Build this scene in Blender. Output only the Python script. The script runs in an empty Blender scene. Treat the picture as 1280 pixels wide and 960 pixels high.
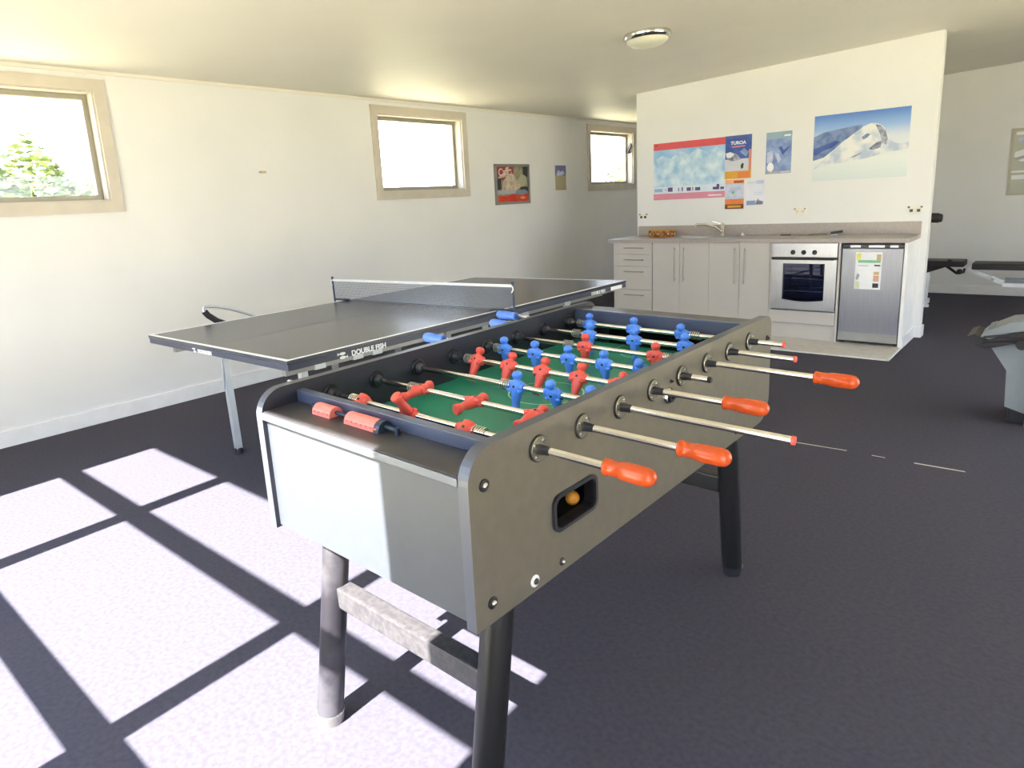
import bpy, bmesh, math, random
from mathutils import Vector, Matrix
random.seed(7)
PI=math.pi
COL=bpy.context.scene.collection
SC=bpy.context.scene

# ------------------------------------------------------------------ materials
def lin(c):
    c=c/255.0
    return c/12.92 if c<=0.04045 else ((c+0.055)/1.055)**2.4
def rgb(r,g,b): return (lin(r),lin(g),lin(b),1.0)
_m={}
def mat(name,col,rough=0.5,metal=0.0,col2=None,scale=8.0,detail=3.0,bump=0.0,bscale=None,spec=0.5,contrast=None,stretch=None):
    if name in _m: return _m[name]
    m=bpy.data.materials.new(name); m.use_nodes=True
    nt=m.node_tree; b=nt.nodes['Principled BSDF']
    b.inputs['Base Color'].default_value=col
    b.inputs['Roughness'].default_value=rough
    b.inputs['Metallic'].default_value=metal
    b.inputs['Specular IOR Level'].default_value=spec
    tc=nt.nodes.new('ShaderNodeTexCoord')
    src=tc.outputs['Object']
    if stretch:
        mp=nt.nodes.new('ShaderNodeMapping'); mp.inputs['Scale'].default_value=stretch
        nt.links.new(src,mp.inputs['Vector']); src=mp.outputs['Vector']
    n=nt.nodes.new('ShaderNodeTexNoise'); n.inputs['Scale'].default_value=scale; n.inputs['Detail'].default_value=detail
    nt.links.new(src,n.inputs['Vector'])
    r=nt.nodes.new('ShaderNodeValToRGB')
    c2=col2 if col2 else tuple(x*0.93 for x in col[:3])+(1,)
    lo,hi=contrast if contrast else (0.35,0.65)
    r.color_ramp.elements[0].position=lo; r.color_ramp.elements[1].position=hi
    r.color_ramp.elements[0].color=c2; r.color_ramp.elements[1].color=col
    nt.links.new(n.outputs['Fac'],r.inputs['Fac']); nt.links.new(r.outputs['Color'],b.inputs['Base Color'])
    if bump>0:
        n2=nt.nodes.new('ShaderNodeTexNoise'); n2.inputs['Scale'].default_value=bscale or scale*6; n2.inputs['Detail'].default_value=3
        nt.links.new(src,n2.inputs['Vector'])
        bp=nt.nodes.new('ShaderNodeBump'); bp.inputs['Strength'].default_value=bump; bp.inputs['Distance'].default_value=0.004
        nt.links.new(n2.outputs['Fac'],bp.inputs['Height']); nt.links.new(bp.outputs['Normal'],b.inputs['Normal'])
    _m[name]=m
    return m
def glass(name,tint=(1,1,1,1),refl=0.05,rough=0.0):
    if name in _m: return _m[name]
    m=bpy.data.materials.new(name); m.use_nodes=True
    nt=m.node_tree; nt.nodes.clear()
    o=nt.nodes.new('ShaderNodeOutputMaterial'); t=nt.nodes.new('ShaderNodeBsdfTransparent'); g=nt.nodes.new('ShaderNodeBsdfGlossy')
    g.inputs['Roughness'].default_value=rough; t.inputs['Color'].default_value=tint
    x=nt.nodes.new('ShaderNodeMixShader'); x.inputs['Fac'].default_value=refl
    nt.links.new(t.outputs[0],x.inputs[1]); nt.links.new(g.outputs[0],x.inputs[2]); nt.links.new(x.outputs[0],o.inputs[0])
    _m[name]=m; return m

M_wall=mat('wall_paint',rgb(226,226,226),0.75,bump=0.05,bscale=300,col2=rgb(223,223,223),scale=2)
M_ceil=mat('ceiling_paint',rgb(226,222,212),0.55,bump=0.03,bscale=250,col2=rgb(223,219,209),scale=2)
M_trimw=mat('white_gloss_trim',rgb(236,236,236),0.35)
M_carpet=mat('carpet',rgb(76,75,85),0.95,col2=rgb(69,67,79),scale=60,detail=6,bump=0.35,bscale=700,spec=0.15)
M_vinyl=mat('vinyl',rgb(205,199,190),0.35,col2=rgb(192,186,178),scale=14)
M_arch=mat('beige_architrave',rgb(198,190,178),0.45)
M_alu=mat('window_aluminium',rgb(150,145,132),0.4,0.4)
M_black=mat('black_plastic',rgb(22,22,25),0.4)
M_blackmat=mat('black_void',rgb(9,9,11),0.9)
M_glass=glass('window_glass')
M_ttop=mat('table_top_blue_grey',rgb(62,64,76),0.24,col2=rgb(60,62,73),scale=3,spec=0.6)
M_apron=mat('table_apron',rgb(62,66,82),0.4)
M_white=mat('white_paint_line',rgb(240,242,245),0.5)
M_steel=mat('galvanised_tube',rgb(196,202,208),0.35,0.55)
M_greyrail=mat('grey_rail',rgb(150,150,146),0.4,0.5)
M_chrome=mat('chrome',rgb(215,213,205),0.16,1.0,col2=rgb(215,213,205))
M_rod=mat('polished_rod',rgb(222,218,208),0.2,1.0,col2=rgb(222,218,208))
M_darkmetal=mat('dark_blue_metal',rgb(48,62,80),0.4,0.4)
M_net=None
M_panel=mat('charcoal_laminate',rgb(118,112,100),0.36,0.35,col2=rgb(112,107,96),scale=30,bump=0.05,bscale=500)
M_inner=mat('dark_inner_laminate',rgb(44,44,54),0.42,col2=rgb(39,39,48),scale=20)
M_endp=mat('silver_grey_laminate',rgb(72,76,84),0.45,0.15,col2=rgb(70,74,82),scale=40)
M_edge=mat('silver_edge_band',rgb(84,88,100),0.35,0.3)
M_ledge=mat('ledge_grey',rgb(64,62,64),0.35,0.2)
M_railsky=mat('end_rail_laminate',rgb(68,76,98),0.3)  # dark laminate, with the sky's bluish reflection put into the colour
M_pitch=mat('green_pitch',rgb(44,142,116),0.4,col2=rgb(40,132,108),scale=10)
M_pline=mat('pitch_marking',rgb(165,220,200),0.5)
M_red=mat('red_player_plastic',rgb(226,88,76),0.4,col2=rgb(218,80,68),scale=30)
M_blue=mat('blue_player_plastic',rgb(84,142,238),0.4,col2=rgb(78,134,232),scale=30)
M_grip=mat('orange_red_grip',rgb(192,76,26),0.25,col2=rgb(188,73,24),scale=20)
M_gripb=mat('blue_grip',rgb(84,128,226),0.35)
M_bead=mat('coral_score_bead',rgb(240,128,116),0.4)  # red beads made paler: the sunlight on them is put into the colour
M_leg=mat('black_tube_leg',rgb(40,40,42),0.35,0.3)
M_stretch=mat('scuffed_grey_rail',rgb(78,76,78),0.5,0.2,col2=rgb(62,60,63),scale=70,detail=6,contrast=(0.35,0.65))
M_legw=mat('mottled_grey_leg',rgb(74,72,77),0.4,0.3,col2=rgb(40,38,44),scale=9,detail=5,contrast=(0.42,0.62))  # mottled, lighter grey than the other legs
M_ball=mat('orange_ball',rgb(224,150,50),0.5)
M_cab=mat('cabinet_laminate',rgb(188,184,181),0.4,col2=rgb(185,181,178),scale=5)
M_cabside=mat('cabinet_side',rgb(190,184,176),0.5)
M_kick=mat('cabinet_kick',rgb(176,171,166),0.5)
M_bench=mat('worktop_laminate',rgb(170,161,155),0.4,col2=rgb(161,152,147),scale=60,detail=5)
M_handle=mat('brushed_handle',rgb(160,158,154),0.35,0.8)
M_ss=mat('brushed_stainless',rgb(188,188,190),0.3,0.9,col2=rgb(176,176,180),scale=6,detail=4,stretch=(40,1,1),bump=0.03,bscale=60)
M_ovg=glass('oven_glass',tint=(0.62,0.66,0.78,1),refl=0.06)
M_ovin=mat('oven_cavity',rgb(84,92,122),0.6)
M_fridge=mat('fridge_steel',rgb(150,150,156),0.34,0.85,col2=rgb(142,142,149),scale=6,detail=4,stretch=(40,1,1),bump=0.03,bscale=60)
M_screen=mat('dark_trim',rgb(46,46,52),0.35)
M_grey=mat('machine_grey',rgb(134,141,148),0.45,col2=rgb(127,134,141),scale=6)
M_pad=mat('black_vinyl_pad',rgb(36,32,36),0.5)
M_leaf=[mat('leaf_a',rgb(112,128,52),0.6),mat('leaf_b',rgb(76,96,52),0.6),mat('leaf_c',rgb(136,144,84),0.6),mat('leaf_d',rgb(82,110,56),0.6)]
M_grass=mat('sunlit_grass',rgb(196,186,150),0.9,col2=rgb(174,165,128),scale=3,detail=6)
M_bark=mat('bark',rgb(96,80,62),0.9)

# ------------------------------------------------------------------ mesh builder
class MB:
    def __init__(s): s.v=[]; s.f=[]; s.mi=[]; s.sm=[]; s.mats=[]
    def mid(s,m):
        if m not in s.mats: s.mats.append(m)
        return s.mats.index(m)
    def add(s,vs,fs,m,smooth=False):
        o=len(s.v); s.v+= [tuple(x) for x in vs]; k=s.mid(m)
        for f in fs: s.f.append([i+o for i in f]); s.mi.append(k); s.sm.append(smooth)
    def box(s,a,b,m,bev=0.0):
        x0,y0,z0=[min(p,q) for p,q in zip(a,b)]; x1,y1,z1=[max(p,q) for p,q in zip(a,b)]
        if bev<=0:
            vs=[(x0,y0,z0),(x1,y0,z0),(x1,y1,z0),(x0,y1,z0),(x0,y0,z1),(x1,y0,z1),(x1,y1,z1),(x0,y1,z1)]
            s.add(vs,[(0,3,2,1),(4,5,6,7),(0,1,5,4),(1,2,6,5),(2,3,7,6),(3,0,4,7)],m); return
        bm=bmesh.new(); bmesh.ops.create_cube(bm,size=1)
        for v in bm.verts: v.co=Vector(((x0+x1)/2+v.co.x*(x1-x0),(y0+y1)/2+v.co.y*(y1-y0),(z0+z1)/2+v.co.z*(z1-z0)))
        bev=min(bev,0.49*min(x1-x0,y1-y0,z1-z0))
        bmesh.ops.bevel(bm,geom=list(bm.edges),offset=bev,segments=2,profile=0.7,affect='EDGES')
        s.bm(bm,m)
    def bm(s,bm,m,smooth=False,mx=None):
        bm.verts.index_update()
        s.add([(mx@v.co if mx else v.co) for v in bm.verts],[[v.index for v in f.verts] for f in bm.faces],m,smooth); bm.free()
    def frame(s,p,d):
        d=Vector(d).normalized(); a=Vector((0,0,1)) if abs(d.z)<0.9 else Vector((1,0,0))
        u=d.cross(a).normalized(); w=d.cross(u).normalized(); return u,w,d
    def lathe(s,p,d,prof,m,seg=20,smooth=True,caps=True):
        p=Vector(p); u,w,d=s.frame(p,d); vs=[];fs=[]
        for (t,r) in prof:
            for k in range(seg):
                a=2*PI*k/seg; vs.append(p+d*t+u*(r*math.cos(a))+w*(r*math.sin(a)))
        for i in range(len(prof)-1):
            for k in range(seg):
                k2=(k+1)%seg; fs.append((i*seg+k,i*seg+k2,(i+1)*seg+k2,(i+1)*seg+k))
        s.add(vs,fs,m,smooth)
        if caps:
            s.add(vs[:seg],[tuple(range(seg))[::-1]],m); s.add(vs[-seg:],[tuple(range(seg))],m)
    def cyl(s,a,b,r,m,seg=16,r2=None):
        a=Vector(a);b=Vector(b); s.lathe(a,b-a,[(0,r),((b-a).length,r if r2 is None else r2)],m,seg)
    def tube(s,pts,r,m,seg=10,closed=False):
        pts=[Vector(p) for p in pts]; n=len(pts); vs=[];fs=[]; prev=None
        for i,p in enumerate(pts):
            if closed: d=(pts[(i+1)%n]-pts[i-1])
            else: d=(pts[min(i+1,n-1)]-pts[max(i-1,0)])
            d.normalize()
            if prev is None: u,_,_=s.frame(p,d)
            else: u=(prev-d*prev.dot(d)).normalized()
            prev=u; w=d.cross(u)
            for k in range(seg):
                a=2*PI*k/seg; vs.append(p+u*(r*math.cos(a))+w*(r*math.sin(a)))
        rr=n if closed else n-1
        for i in range(rr):
            j=(i+1)%n
            for k in range(seg):
                k2=(k+1)%seg; fs.append((i*seg+k,i*seg+k2,j*seg+k2,j*seg+k))
        s.add(vs,fs,m,True)
        if not closed:
            s.add(vs[:seg],[tuple(range(seg))[::-1]],m); s.add(vs[-seg:],[tuple(range(seg))],m)
    def sqtube(s,a,b,w,h,m,up=(0,0,1)):
        a=Vector(a);b=Vector(b);d=(b-a).normalized();up=Vector(up)
        if abs(d.dot(up.normalized()))>0.98: up=Vector((0,1,0))
        u=d.cross(up).normalized()*w/2; v=u.cross(d).normalized()*h/2
        vs=[a-u-v,a+u-v,a+u+v,a-u+v,b-u-v,b+u-v,b+u+v,b-u+v]
        s.add(vs,[(0,3,2,1),(4,5,6,7),(0,1,5,4),(1,2,6,5),(2,3,7,6),(3,0,4,7)],m)
    def loft(s,secs,m,seg=14,e=2.0,c=(0,0,0)):
        vs=[];fs=[]
        for (z,hx,hy,yo) in secs:
            for k in range(seg):
                a=2*PI*k/seg; ca,sa=math.cos(a),math.sin(a)
                vs.append((c[0]+hx*math.copysign(abs(ca)**(2/e),ca),c[1]+yo+hy*math.copysign(abs(sa)**(2/e),sa),c[2]+z))
        n=len(secs)
        for i in range(n-1):
            for k in range(seg):
                k2=(k+1)%seg; fs.append((i*seg+k,i*seg+k2,(i+1)*seg+k2,(i+1)*seg+k))
        s.add(vs,fs,m,True); s.add(vs[:seg],[tuple(range(seg))[::-1]],m); s.add(vs[-seg:],[tuple(range(seg))],m)
    def ball(s,c,r,m,seg=14,sc=(1,1,1)):
        bm=bmesh.new(); bmesh.ops.create_uvsphere(bm,u_segments=seg,v_segments=seg//2+2,radius=r)
        s.bm(bm,m,True,Matrix.Translation(c)@Matrix.Diagonal((sc[0],sc[1],sc[2],1)))
    def plate(s,outer,holes,t0,t1,fn,m,medge=None,mback=None,mhole=None):
        """extruded polygon with holes; fn(a,b,t)->xyz"""
        medge=medge or m; mback=mback or m
        bm=bmesh.new(); ed=[]
        for lp in [outer]+holes:
            vv=[bm.verts.new((a,b,0)) for a,b in lp]
            for i in range(len(vv)): ed.append(bm.edges.new((vv[i],vv[(i+1)%len(vv)])))
        bmesh.ops.triangle_fill(bm,use_beauty=True,use_dissolve=False,edges=ed)
        bm.verts.index_update()
        fs=[[v.index for v in f.verts] for f in bm.faces]; vs=[v.co.copy() for v in bm.verts]; bm.free()
        s.add([fn(v.x,v.y,t0) for v in vs],fs,mback); s.add([fn(v.x,v.y,t1) for v in vs],[f[::-1] for f in fs],m)
        for lp in [outer]+holes:
            n=len(lp); s.add([fn(a,b,t0) for a,b in lp]+[fn(a,b,t1) for a,b in lp],[(i,(i+1)%n,(i+1)%n+n,i+n) for i in range(n)],medge if lp is outer or not mhole else mhole)
    def build(s,name,parent=None,kind=None,loc=None,rot=None):
        me=bpy.data.meshes.new(name); me.from_pydata(s.v,[],s.f)
        for m in s.mats: me.materials.append(m)
        me.polygons.foreach_set('material_index',s.mi); me.polygons.foreach_set('use_smooth',s.sm)
        bm=bmesh.new(); bm.from_mesh(me); bmesh.ops.recalc_face_normals(bm,faces=bm.faces); bm.to_mesh(me); bm.free()
        me.update()
        o=bpy.data.objects.new(name,me); COL.objects.link(o)
        if parent: o.parent=parent
        if kind: o['kind']=kind
        if loc: o.location=loc
        if rot: o.rotation_euler=rot
        return o
def one(fn,name,parent=None,**k):
    b=MB(); fn(b); return b.build(name,parent,**k)
def root(name,loc,label,cat,group=None,rot=(0,0,0)):
    o=bpy.data.objects.new(name,None); COL.objects.link(o); o.location=loc; o.rotation_euler=rot
    o.empty_display_size=0.1
    o['label']=label; o['category']=cat
    if group: o['group']=group
    return o
def tag(o,label,cat,group=None):
    o['label']=label; o['category']=cat
    if group: o['group']=group
    return o
def dup(o,parent=None):
    c=o.copy(); COL.objects.link(c)
    if parent: c.parent=parent
    for ch in list(o.children): dup(ch,c)
    return c
def text_mesh(txt,size,depth=0.0008,bold=0.0,sx=1.0):
    cu=bpy.data.curves.new('lettering','FONT'); cu.body=txt; cu.size=size; cu.extrude=depth; cu.offset=bold; cu.align_x='LEFT'
    o=bpy.data.objects.new('lettering',cu); COL.objects.link(o)
    dg=bpy.context.evaluated_depsgraph_get(); dg.update()
    me=bpy.data.meshes.new_from_object(o.evaluated_get(dg)); bpy.data.objects.remove(o); bpy.data.curves.remove(cu)
    return me
def lettering(txt,size,origin,ux,uy,m,parent,bold=0.0,name='lettering'):
    me=text_mesh(txt,size,bold=bold); ux=Vector(ux).normalized(); uy=Vector(uy).normalized(); n=ux.cross(uy)
    mx=Matrix((ux,uy,n)).transposed().to_4x4(); mx.translation=Vector(origin)
    me.transform(mx); me.materials.clear(); me.materials.append(m)
    o=bpy.data.objects.new(name,me); COL.objects.link(o)
    if parent: o.parent=parent
    return o
def arc(cx,cy,r,a0,a1,n=6):
    return [(cx+r*math.cos(math.radians(a0+(a1-a0)*i/n)),cy+r*math.sin(math.radians(a0+(a1-a0)*i/n))) for i in range(n+1)]
def rrect(x0,y0,x1,y1,r,n=4):
    return arc(x1-r,y0+r,r,-90,0,n)+arc(x1-r,y1-r,r,0,90,n)+arc(x0+r,y1-r,r,90,180,n)+arc(x0+r,y0+r,r,180,270,n)
def rect(x0,y0,x1,y1): return [(x0,y0),(x1,y0),(x1,y1),(x0,y1)]

# ------------------------------------------------------------------ room shell
ZC,SL=2.387,0.042
XR=7.4; YB=9.77; YF=-0.30
def ceil_z(x): return ZC+SL*x
W1=(0.68,1.98); W2=(4.277,5.58); W3=(7.955,9.25); WZ=(1.455,2.33)
TR=0.075
def holes(w): return rect(w[0]+TR,WZ[0]+TR,w[1]-TR,WZ[1]-TR)
one(lambda b:b.box((-0.15,YF-0.15,-0.1),(XR+0.15,YB+0.15,0),M_carpet),'floor',kind='structure')
one(lambda b:b.plate(rect(YF-0.15,0,YB+0.15,2.62),[holes(W1),holes(W2),holes(W3)],-0.15,0,lambda a,z,t:(t,a,z),M_wall),'wall_left',kind='structure')
one(lambda b:b.box((0,YB,0),(XR+0.15,YB+0.15,2.95),M_wall),'wall_back',kind='structure')
one(lambda b:b.plate([(YF-0.15,0),(2.6,0),(2.6,2.2),(6.6,2.2),(6.6,0),(YB,0),(YB,2.95),(YF-0.15,2.95)],[],XR,XR+0.15,lambda a,z,t:(t,a,z),M_wall),'wall_right',kind='structure')
GX0,GX1,GH=0.955,4.205,2.14
GM,GH2=3.29,2.27
one(lambda b:b.plate([(0,0),(GX0,0),(GX0,GH),(GM,GH),(GM,GH2),(GX1,GH2),(GX1,0),(5.15,0),(5.15,2.1),(7.05,2.1),(7.05,0),(XR,0),(XR,2.9),(0,2.9)],[],YF-0.15,YF,lambda a,z,t:(a,t,z),M_wall),'wall_front',kind='structure')
def ceil(b):
    x0,x1=-0.15,XR+0.15; y0,y1=YF-0.15,YB+0.15
    vs=[(x0,y0,ceil_z(x0)),(x1,y0,ceil_z(x1)),(x1,y1,ceil_z(x1)),(x0,y1,ceil_z(x0))]
    vs+=[(x,y,z+0.3) for x,y,z in vs]
    b.add(vs,[(0,1,2,3),(4,7,6,5),(0,4,5,1),(1,5,6,2),(2,6,7,3),(3,7,4,0)],M_ceil)
one(ceil,'ceiling',kind='structure')
# scotia where the left wall meets the ceiling
one(lambda b:b.box((0.0,YF,ZC-0.022),(0.014,YB,ZC+0.004),M_ceil),'trim_1',kind='structure')
def bb(b,a,c,ax):
    b.box(a,c,M_trimw,0.003)
one(lambda b:b.box((0,YF,0),(0.014,YB,0.105),M_trimw,0.003),'baseboard_left',kind='structure')
one(lambda b:b.box((0.02,YB-0.014,0),(XR,YB,0.105),M_trimw,0.003),'baseboard_back',kind='structure')
one(lambda b:b.box((XR-0.014,YF,0),(XR,2.58,0.105),M_trimw,0.003),'baseboard_right',kind='structure')

# partition behind the kitchen
PX0,PX1,PY=1.33,4.14,6.907
def part(b):
    z0=[ceil_z(PX0)+0.02,ceil_z(PX1)+0.02]
    vs=[(PX0,PY,0),(PX1,PY,0),(PX1,PY+0.11,0),(PX0,PY+0.11,0),(PX0,PY,z0[0]),(PX1,PY,z0[1]),(PX1,PY+0.11,z0[1]),(PX0,PY+0.11,z0[0])]
    b.add(vs,[(0,3,2,1),(4,5,6,7),(0,1,5,4),(1,2,6,5),(2,3,7,6),(3,0,4,7)],M_wall)
one(part,'wall_partition',kind='structure')
def bbp(b):
    b.box((4.092,PY-0.014,0),(PX1+0.014,PY,0.10),M_trimw,0.003)
    b.box((PX1,PY,0),(PX1+0.014,PY+0.124,0.10),M_trimw,0.003)
    b.box((PX0,PY+0.11,0),(PX1+0.014,PY+0.124,0.10),M_trimw,0.003)
one(bbp,'baseboard_partition',kind='structure')
def vin(b):
    b.box((1.27,5.885,0.0),(4.09,PY,0.006),M_vinyl)
one(vin,'floor_kitchen',kind='structure')
one(lambda b:(b.box((1.26,5.872,0.0),(4.10,5.888,0.009),M_trimw),b.box((4.087,5.872,0.0),(4.102,6.375,0.009),M_trimw)),'trim_2',kind='structure')
def seam(b):
    pts=[(4.0,3.716),(4.33,3.733),(4.63,3.731),(4.845,3.739)]
    for (a,c,w) in [((4.02,3.716),(4.32,3.733),0.004),((4.44,3.731),(4.50,3.731),0.004),((4.63,3.731),(4.84,3.738),0.008)]:
        b.sqtube((a[0],a[1],0.001),(c[0],c[1],0.001),w,0.002,M_vinyl)
one(seam,'trim_3',kind='structure')

def window(name,w,stay=False):
    y0,y1=w; z0,z1=WZ; t=TR
    b=MB()   # architrave on the room face
    b.plate(rect(y0,z0,y1,z1),[rect(y0+t,z0+t,y1-t,z1-t)],0.0005,0.018,lambda a,z,q:(q,a,z),M_arch)
    # reveal lining
    i0,i1,k0,k1=y0+t,y1-t,z0+t,z1-t
    b.plate(rect(i0+0.0005,k0+0.0005,i1-0.0005,k1-0.0005),[rect(i0+0.012,k0+0.012,i1-0.012,k1-0.012)],-0.149,0.0,lambda a,z,q:(q,a,z),M_arch)
    o=b.build(name,kind='structure')
    f=MB(); j=0.013; s=0.034
    f.plate(rect(i0+j,k0+j,i1-j,k1-j),[rect(i0+j+s,k0+j+s,i1-j-s,k1-j-s)],-0.13,-0.085,lambda a,z,q:(q,a,z),M_alu)
    f.build('window_frame',o)
    g=MB(); g.box((-0.110,i0+j+s,k0+j+s),(-0.105,i1-j-s,k1-j-s),M_glass); g.build('window_pane',o)
    if stay:
        q=MB(); q.sqtube((-0.07,i1-0.03,1.99),(0.035,i1-0.10,2.09),0.02,0.05,M_black); q.cyl((-0.08,i1-0.02,1.985),(-0.02,i1-0.03,1.985),0.012,M_black); q.build('window_stay',o)
    return o
window('window_1',W1); window('window_2',W2); window('window_3',W3,True)

# glazed sliding doors behind the camera (bars of the left pair throw the floor pattern)
def glazing_side(name,y0,y1,h,mull):
    b=MB(); x0,x1=XR+0.05,XR+0.09
    b.plate(rect(y0,0,y1,h),[rect(q0,0.05,q1,h-0.04) for q0,q1 in zip([y0+0.04]+[m+0.03 for m in mull],[m-0.03 for m in mull]+[y1-0.04])],x0,x1,lambda a,z,t:(t,a,z),M_alu)
    o=b.build(name,kind='structure')
    for q0,q1 in zip([y0+0.04]+[m+0.03 for m in mull],[m-0.03 for m in mull]+[y1-0.04]):
        g=MB(); g.box((XR+0.068,q0,0.05),(XR+0.072,q1,h-0.04),M_glass); g.build('window_pane',o)
    return o
def glazing(name,x0,x1,h,mull,trans,wv,wh,jw=0.045):
    b=MB(); y0,y1=YF-0.09,YF-0.05
    b.box((x0,y0,0),(x0+jw,y1,h),M_alu); b.box((x1-jw,y0,0),(x1,y1,h),M_alu)
    b.box((x0+jw,y0,h-0.02),(x1-jw,y1,h),M_alu); b.box((x0+jw,y0,0),(x1-jw,y1,0.05),M_alu)
    for x in mull: b.box((x-wv/2,y0,0.05),(x+wv/2,y1,h-0.02),M_alu)
    xs=[x0+jw]+[q for x in mull for q in (x-wv/2,x+wv/2)]+[x1-jw]
    for z in trans:
        for i in range(0,len(xs),2): b.box((xs[i],y0+0.005,z-wh/2),(xs[i+1],y1-0.005,z+wh/2),M_alu)
    o=b.build(name,kind='structure')
    zz=[0.05]+[q for z in trans for q in (z-wh/2,z+wh/2)]+[h-0.02]
    for i in range(0,len(xs),2):
        for k in range(0,len(zz),2):
            g=MB(); g.box((xs[i],YF-0.073,zz[k]),(xs[i+1],YF-0.068,zz[k+1]),M_glass); g.build('window_pane',o)
    return o
glazing('window_4',GX0,GM,GH,[1.865],[0.85,1.562],0.10,0.095)
glazing('window_5',GM,GX1,GH2,[],[0.85,1.562],0.10,0.095)
glazing('window_added',5.15,7.05,2.1,[5.78,6.42],[1.05],0.05,0.06)  # unseen, added so its sun patch warms the ceiling on the right
glazing_side('window_7',2.6,6.6,2.2,[3.6,4.6,5.6])

# ------------------------------------------------------------------ outside
one(lambda b:b.box((-60,-40,-0.5),(60,60,-0.4),M_grass),'ground_outside',kind='structure')
def leaf_cluster(b,cx,cy,cz,rx,ry,rz,n,size,mats):
    for i in range(n):
        while True:
            p=Vector((random.uniform(-1,1),random.uniform(-1,1),random.uniform(-1,1)))
            if 0.25<p.length<1: break
        k=1+0.25*math.sin(5*p.x+3*p.z)+0.15*math.sin(9*p.y)
        c=Vector((cx+p.x*rx*k,cy+p.y*ry*k,cz+p.z*rz*k))
        if c.z<-0.38: c.z=-0.38+random.random()*0.4
        d=Vector((random.gauss(0,1),random.gauss(0,1),random.gauss(0,1))).normalized(); u,w,_=b.frame(c,d); s=size*random.uniform(0.6,1.3)
        b.add([c-u*s,c+w*s*0.45,c+u*s,c-w*s*0.45],[(0,1,2,3)],random.choice(mats))
def shrub(name,label,x,y,top,rx,ry,n,size,mats,tr):
    o=root(name,(x,y,-0.4),label,'bush','bushes outside the windows')
    h=top+0.4
    b=MB(); leaf_cluster(b,0,0,h*0.52,rx,ry,h*0.46,n,size,mats); b.build('foliage',o)
    t=MB()
    for k in range(5):
        a=k*1.3; t.tube([(0.05*math.cos(a),0.05*math.sin(a),0),(0.15*math.cos(a),0.15*math.sin(a),h*0.3),(0.45*rx*math.cos(a),0.45*ry*math.sin(a),h*0.62)],0.02,M_bark,6)
    t.build('stem',o)
shrub('shrub','yellow-green leafy bush outside the large window nearest the camera',-5.0,2.75,2.22,0.9,0.95,9000,0.075,M_leaf[:3],0)
shrub('shrub','paler lower bush just right of the bigger one outside the nearest window',-7.2,4.25,1.98,0.8,0.8,5500,0.075,[M_leaf[2],M_leaf[0]],0)
shrub('shrub','low pale bush showing at the bottom of the middle window',-5.6,10.7,1.72,0.8,0.9,1200,0.09,[M_leaf[2],M_leaf[0]],0)
shrub('shrub','green bush in the lower right of the far window beside the partition',-5.0,17.7,2.15,0.8,0.75,1500,0.09,M_leaf[:3],0)

# ------------------------------------------------------------------ ping pong table
TX,TY,TA,TRo,TPi=1.9067,2.9295,-0.0296,0.0200,0.0061
tt=root('table_tennis_table',(TX,TY,0),'dark blue-grey ping pong table with a net, beside the left wall','table tennis table',rot=(TPi,-TRo,TA))
HW,HL,TZ=0.7625,1.37,0.76
def ttz(u,v): return -(TRo*u+TPi*v)     # local height of the level floor
for s in (-1,1):
    y0,y1=(-HL,-0.006) if s<0 else (0.006,HL)
    h=MB(); h.box((-HW,y0,TZ-0.018),(HW,y1,TZ),M_ttop,0.002)
    h.box((-HW+0.02,y0+0.02,TZ-0.026),(HW-0.02,y1-0.02,TZ-0.018),M_apron)
    top=h.build('table_top',tt)
    l=MB(); zt=TZ+0.0012
    for x in (-HW,HW-0.02): l.box((x,y0,TZ),(x+0.02,y1,zt),M_white)
    ye=y0 if s<0 else y1-0.02
    l.box((-HW+0.02,ye,TZ),(HW-0.02,ye+0.02,zt),M_white)
    l.box((-0.0015,y0+(0.02 if s<0 else 0),TZ),(0.0015,y1-(0 if s<0 else 0.02),TZ+0.0004),mat('faint_line',rgb(110,114,126),0.5))
    l.build('boundary_line',top)
    a=MB(); ya=y0+0.004 if s<0 else y0+0.012; yb=y1-0.012 if s<0 else y1-0.004
    a.plate(rect(-HW+0.002,ya,HW-0.002,yb),[rect(-HW+0.03,ya+0.028,HW-0.03,yb-0.028)],TZ-0.047,TZ-0.018,lambda p,q,t:(p,q,t),M_apron)
    a.build('apron',tt)
    for u in (-0.42,0.42):
        vl=-1.1*(-s) if s>0 else -1.1
        g=MB(); zb=ttz(u,vl)
        g.sqtube((u,vl,zb+0.03),(u,vl-0.0*s,TZ-0.05),0.036,0.036,M_steel,up=(0,1,0))
        lg=g.build('leg',tt)
        c=MB(); c.cyl((u,vl,zb),(u,vl,zb+0.034),0.024,M_black,12,0.021); c.build('rubber_foot',lg)
        st=MB(); st.sqtube((u+0.045,vl-0.024,TZ-0.04),(u-0.012,vl-0.024,TZ-0.35),0.015,0.005,M_steel,up=(0,1,0)); st.build('brace',lg)
    x=MB(); x.sqtube((-0.42,s*1.1,TZ-0.075),(0.42,s*1.1,TZ-0.075),0.03,0.03,M_steel); x.build('cross_rail',tt)
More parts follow.
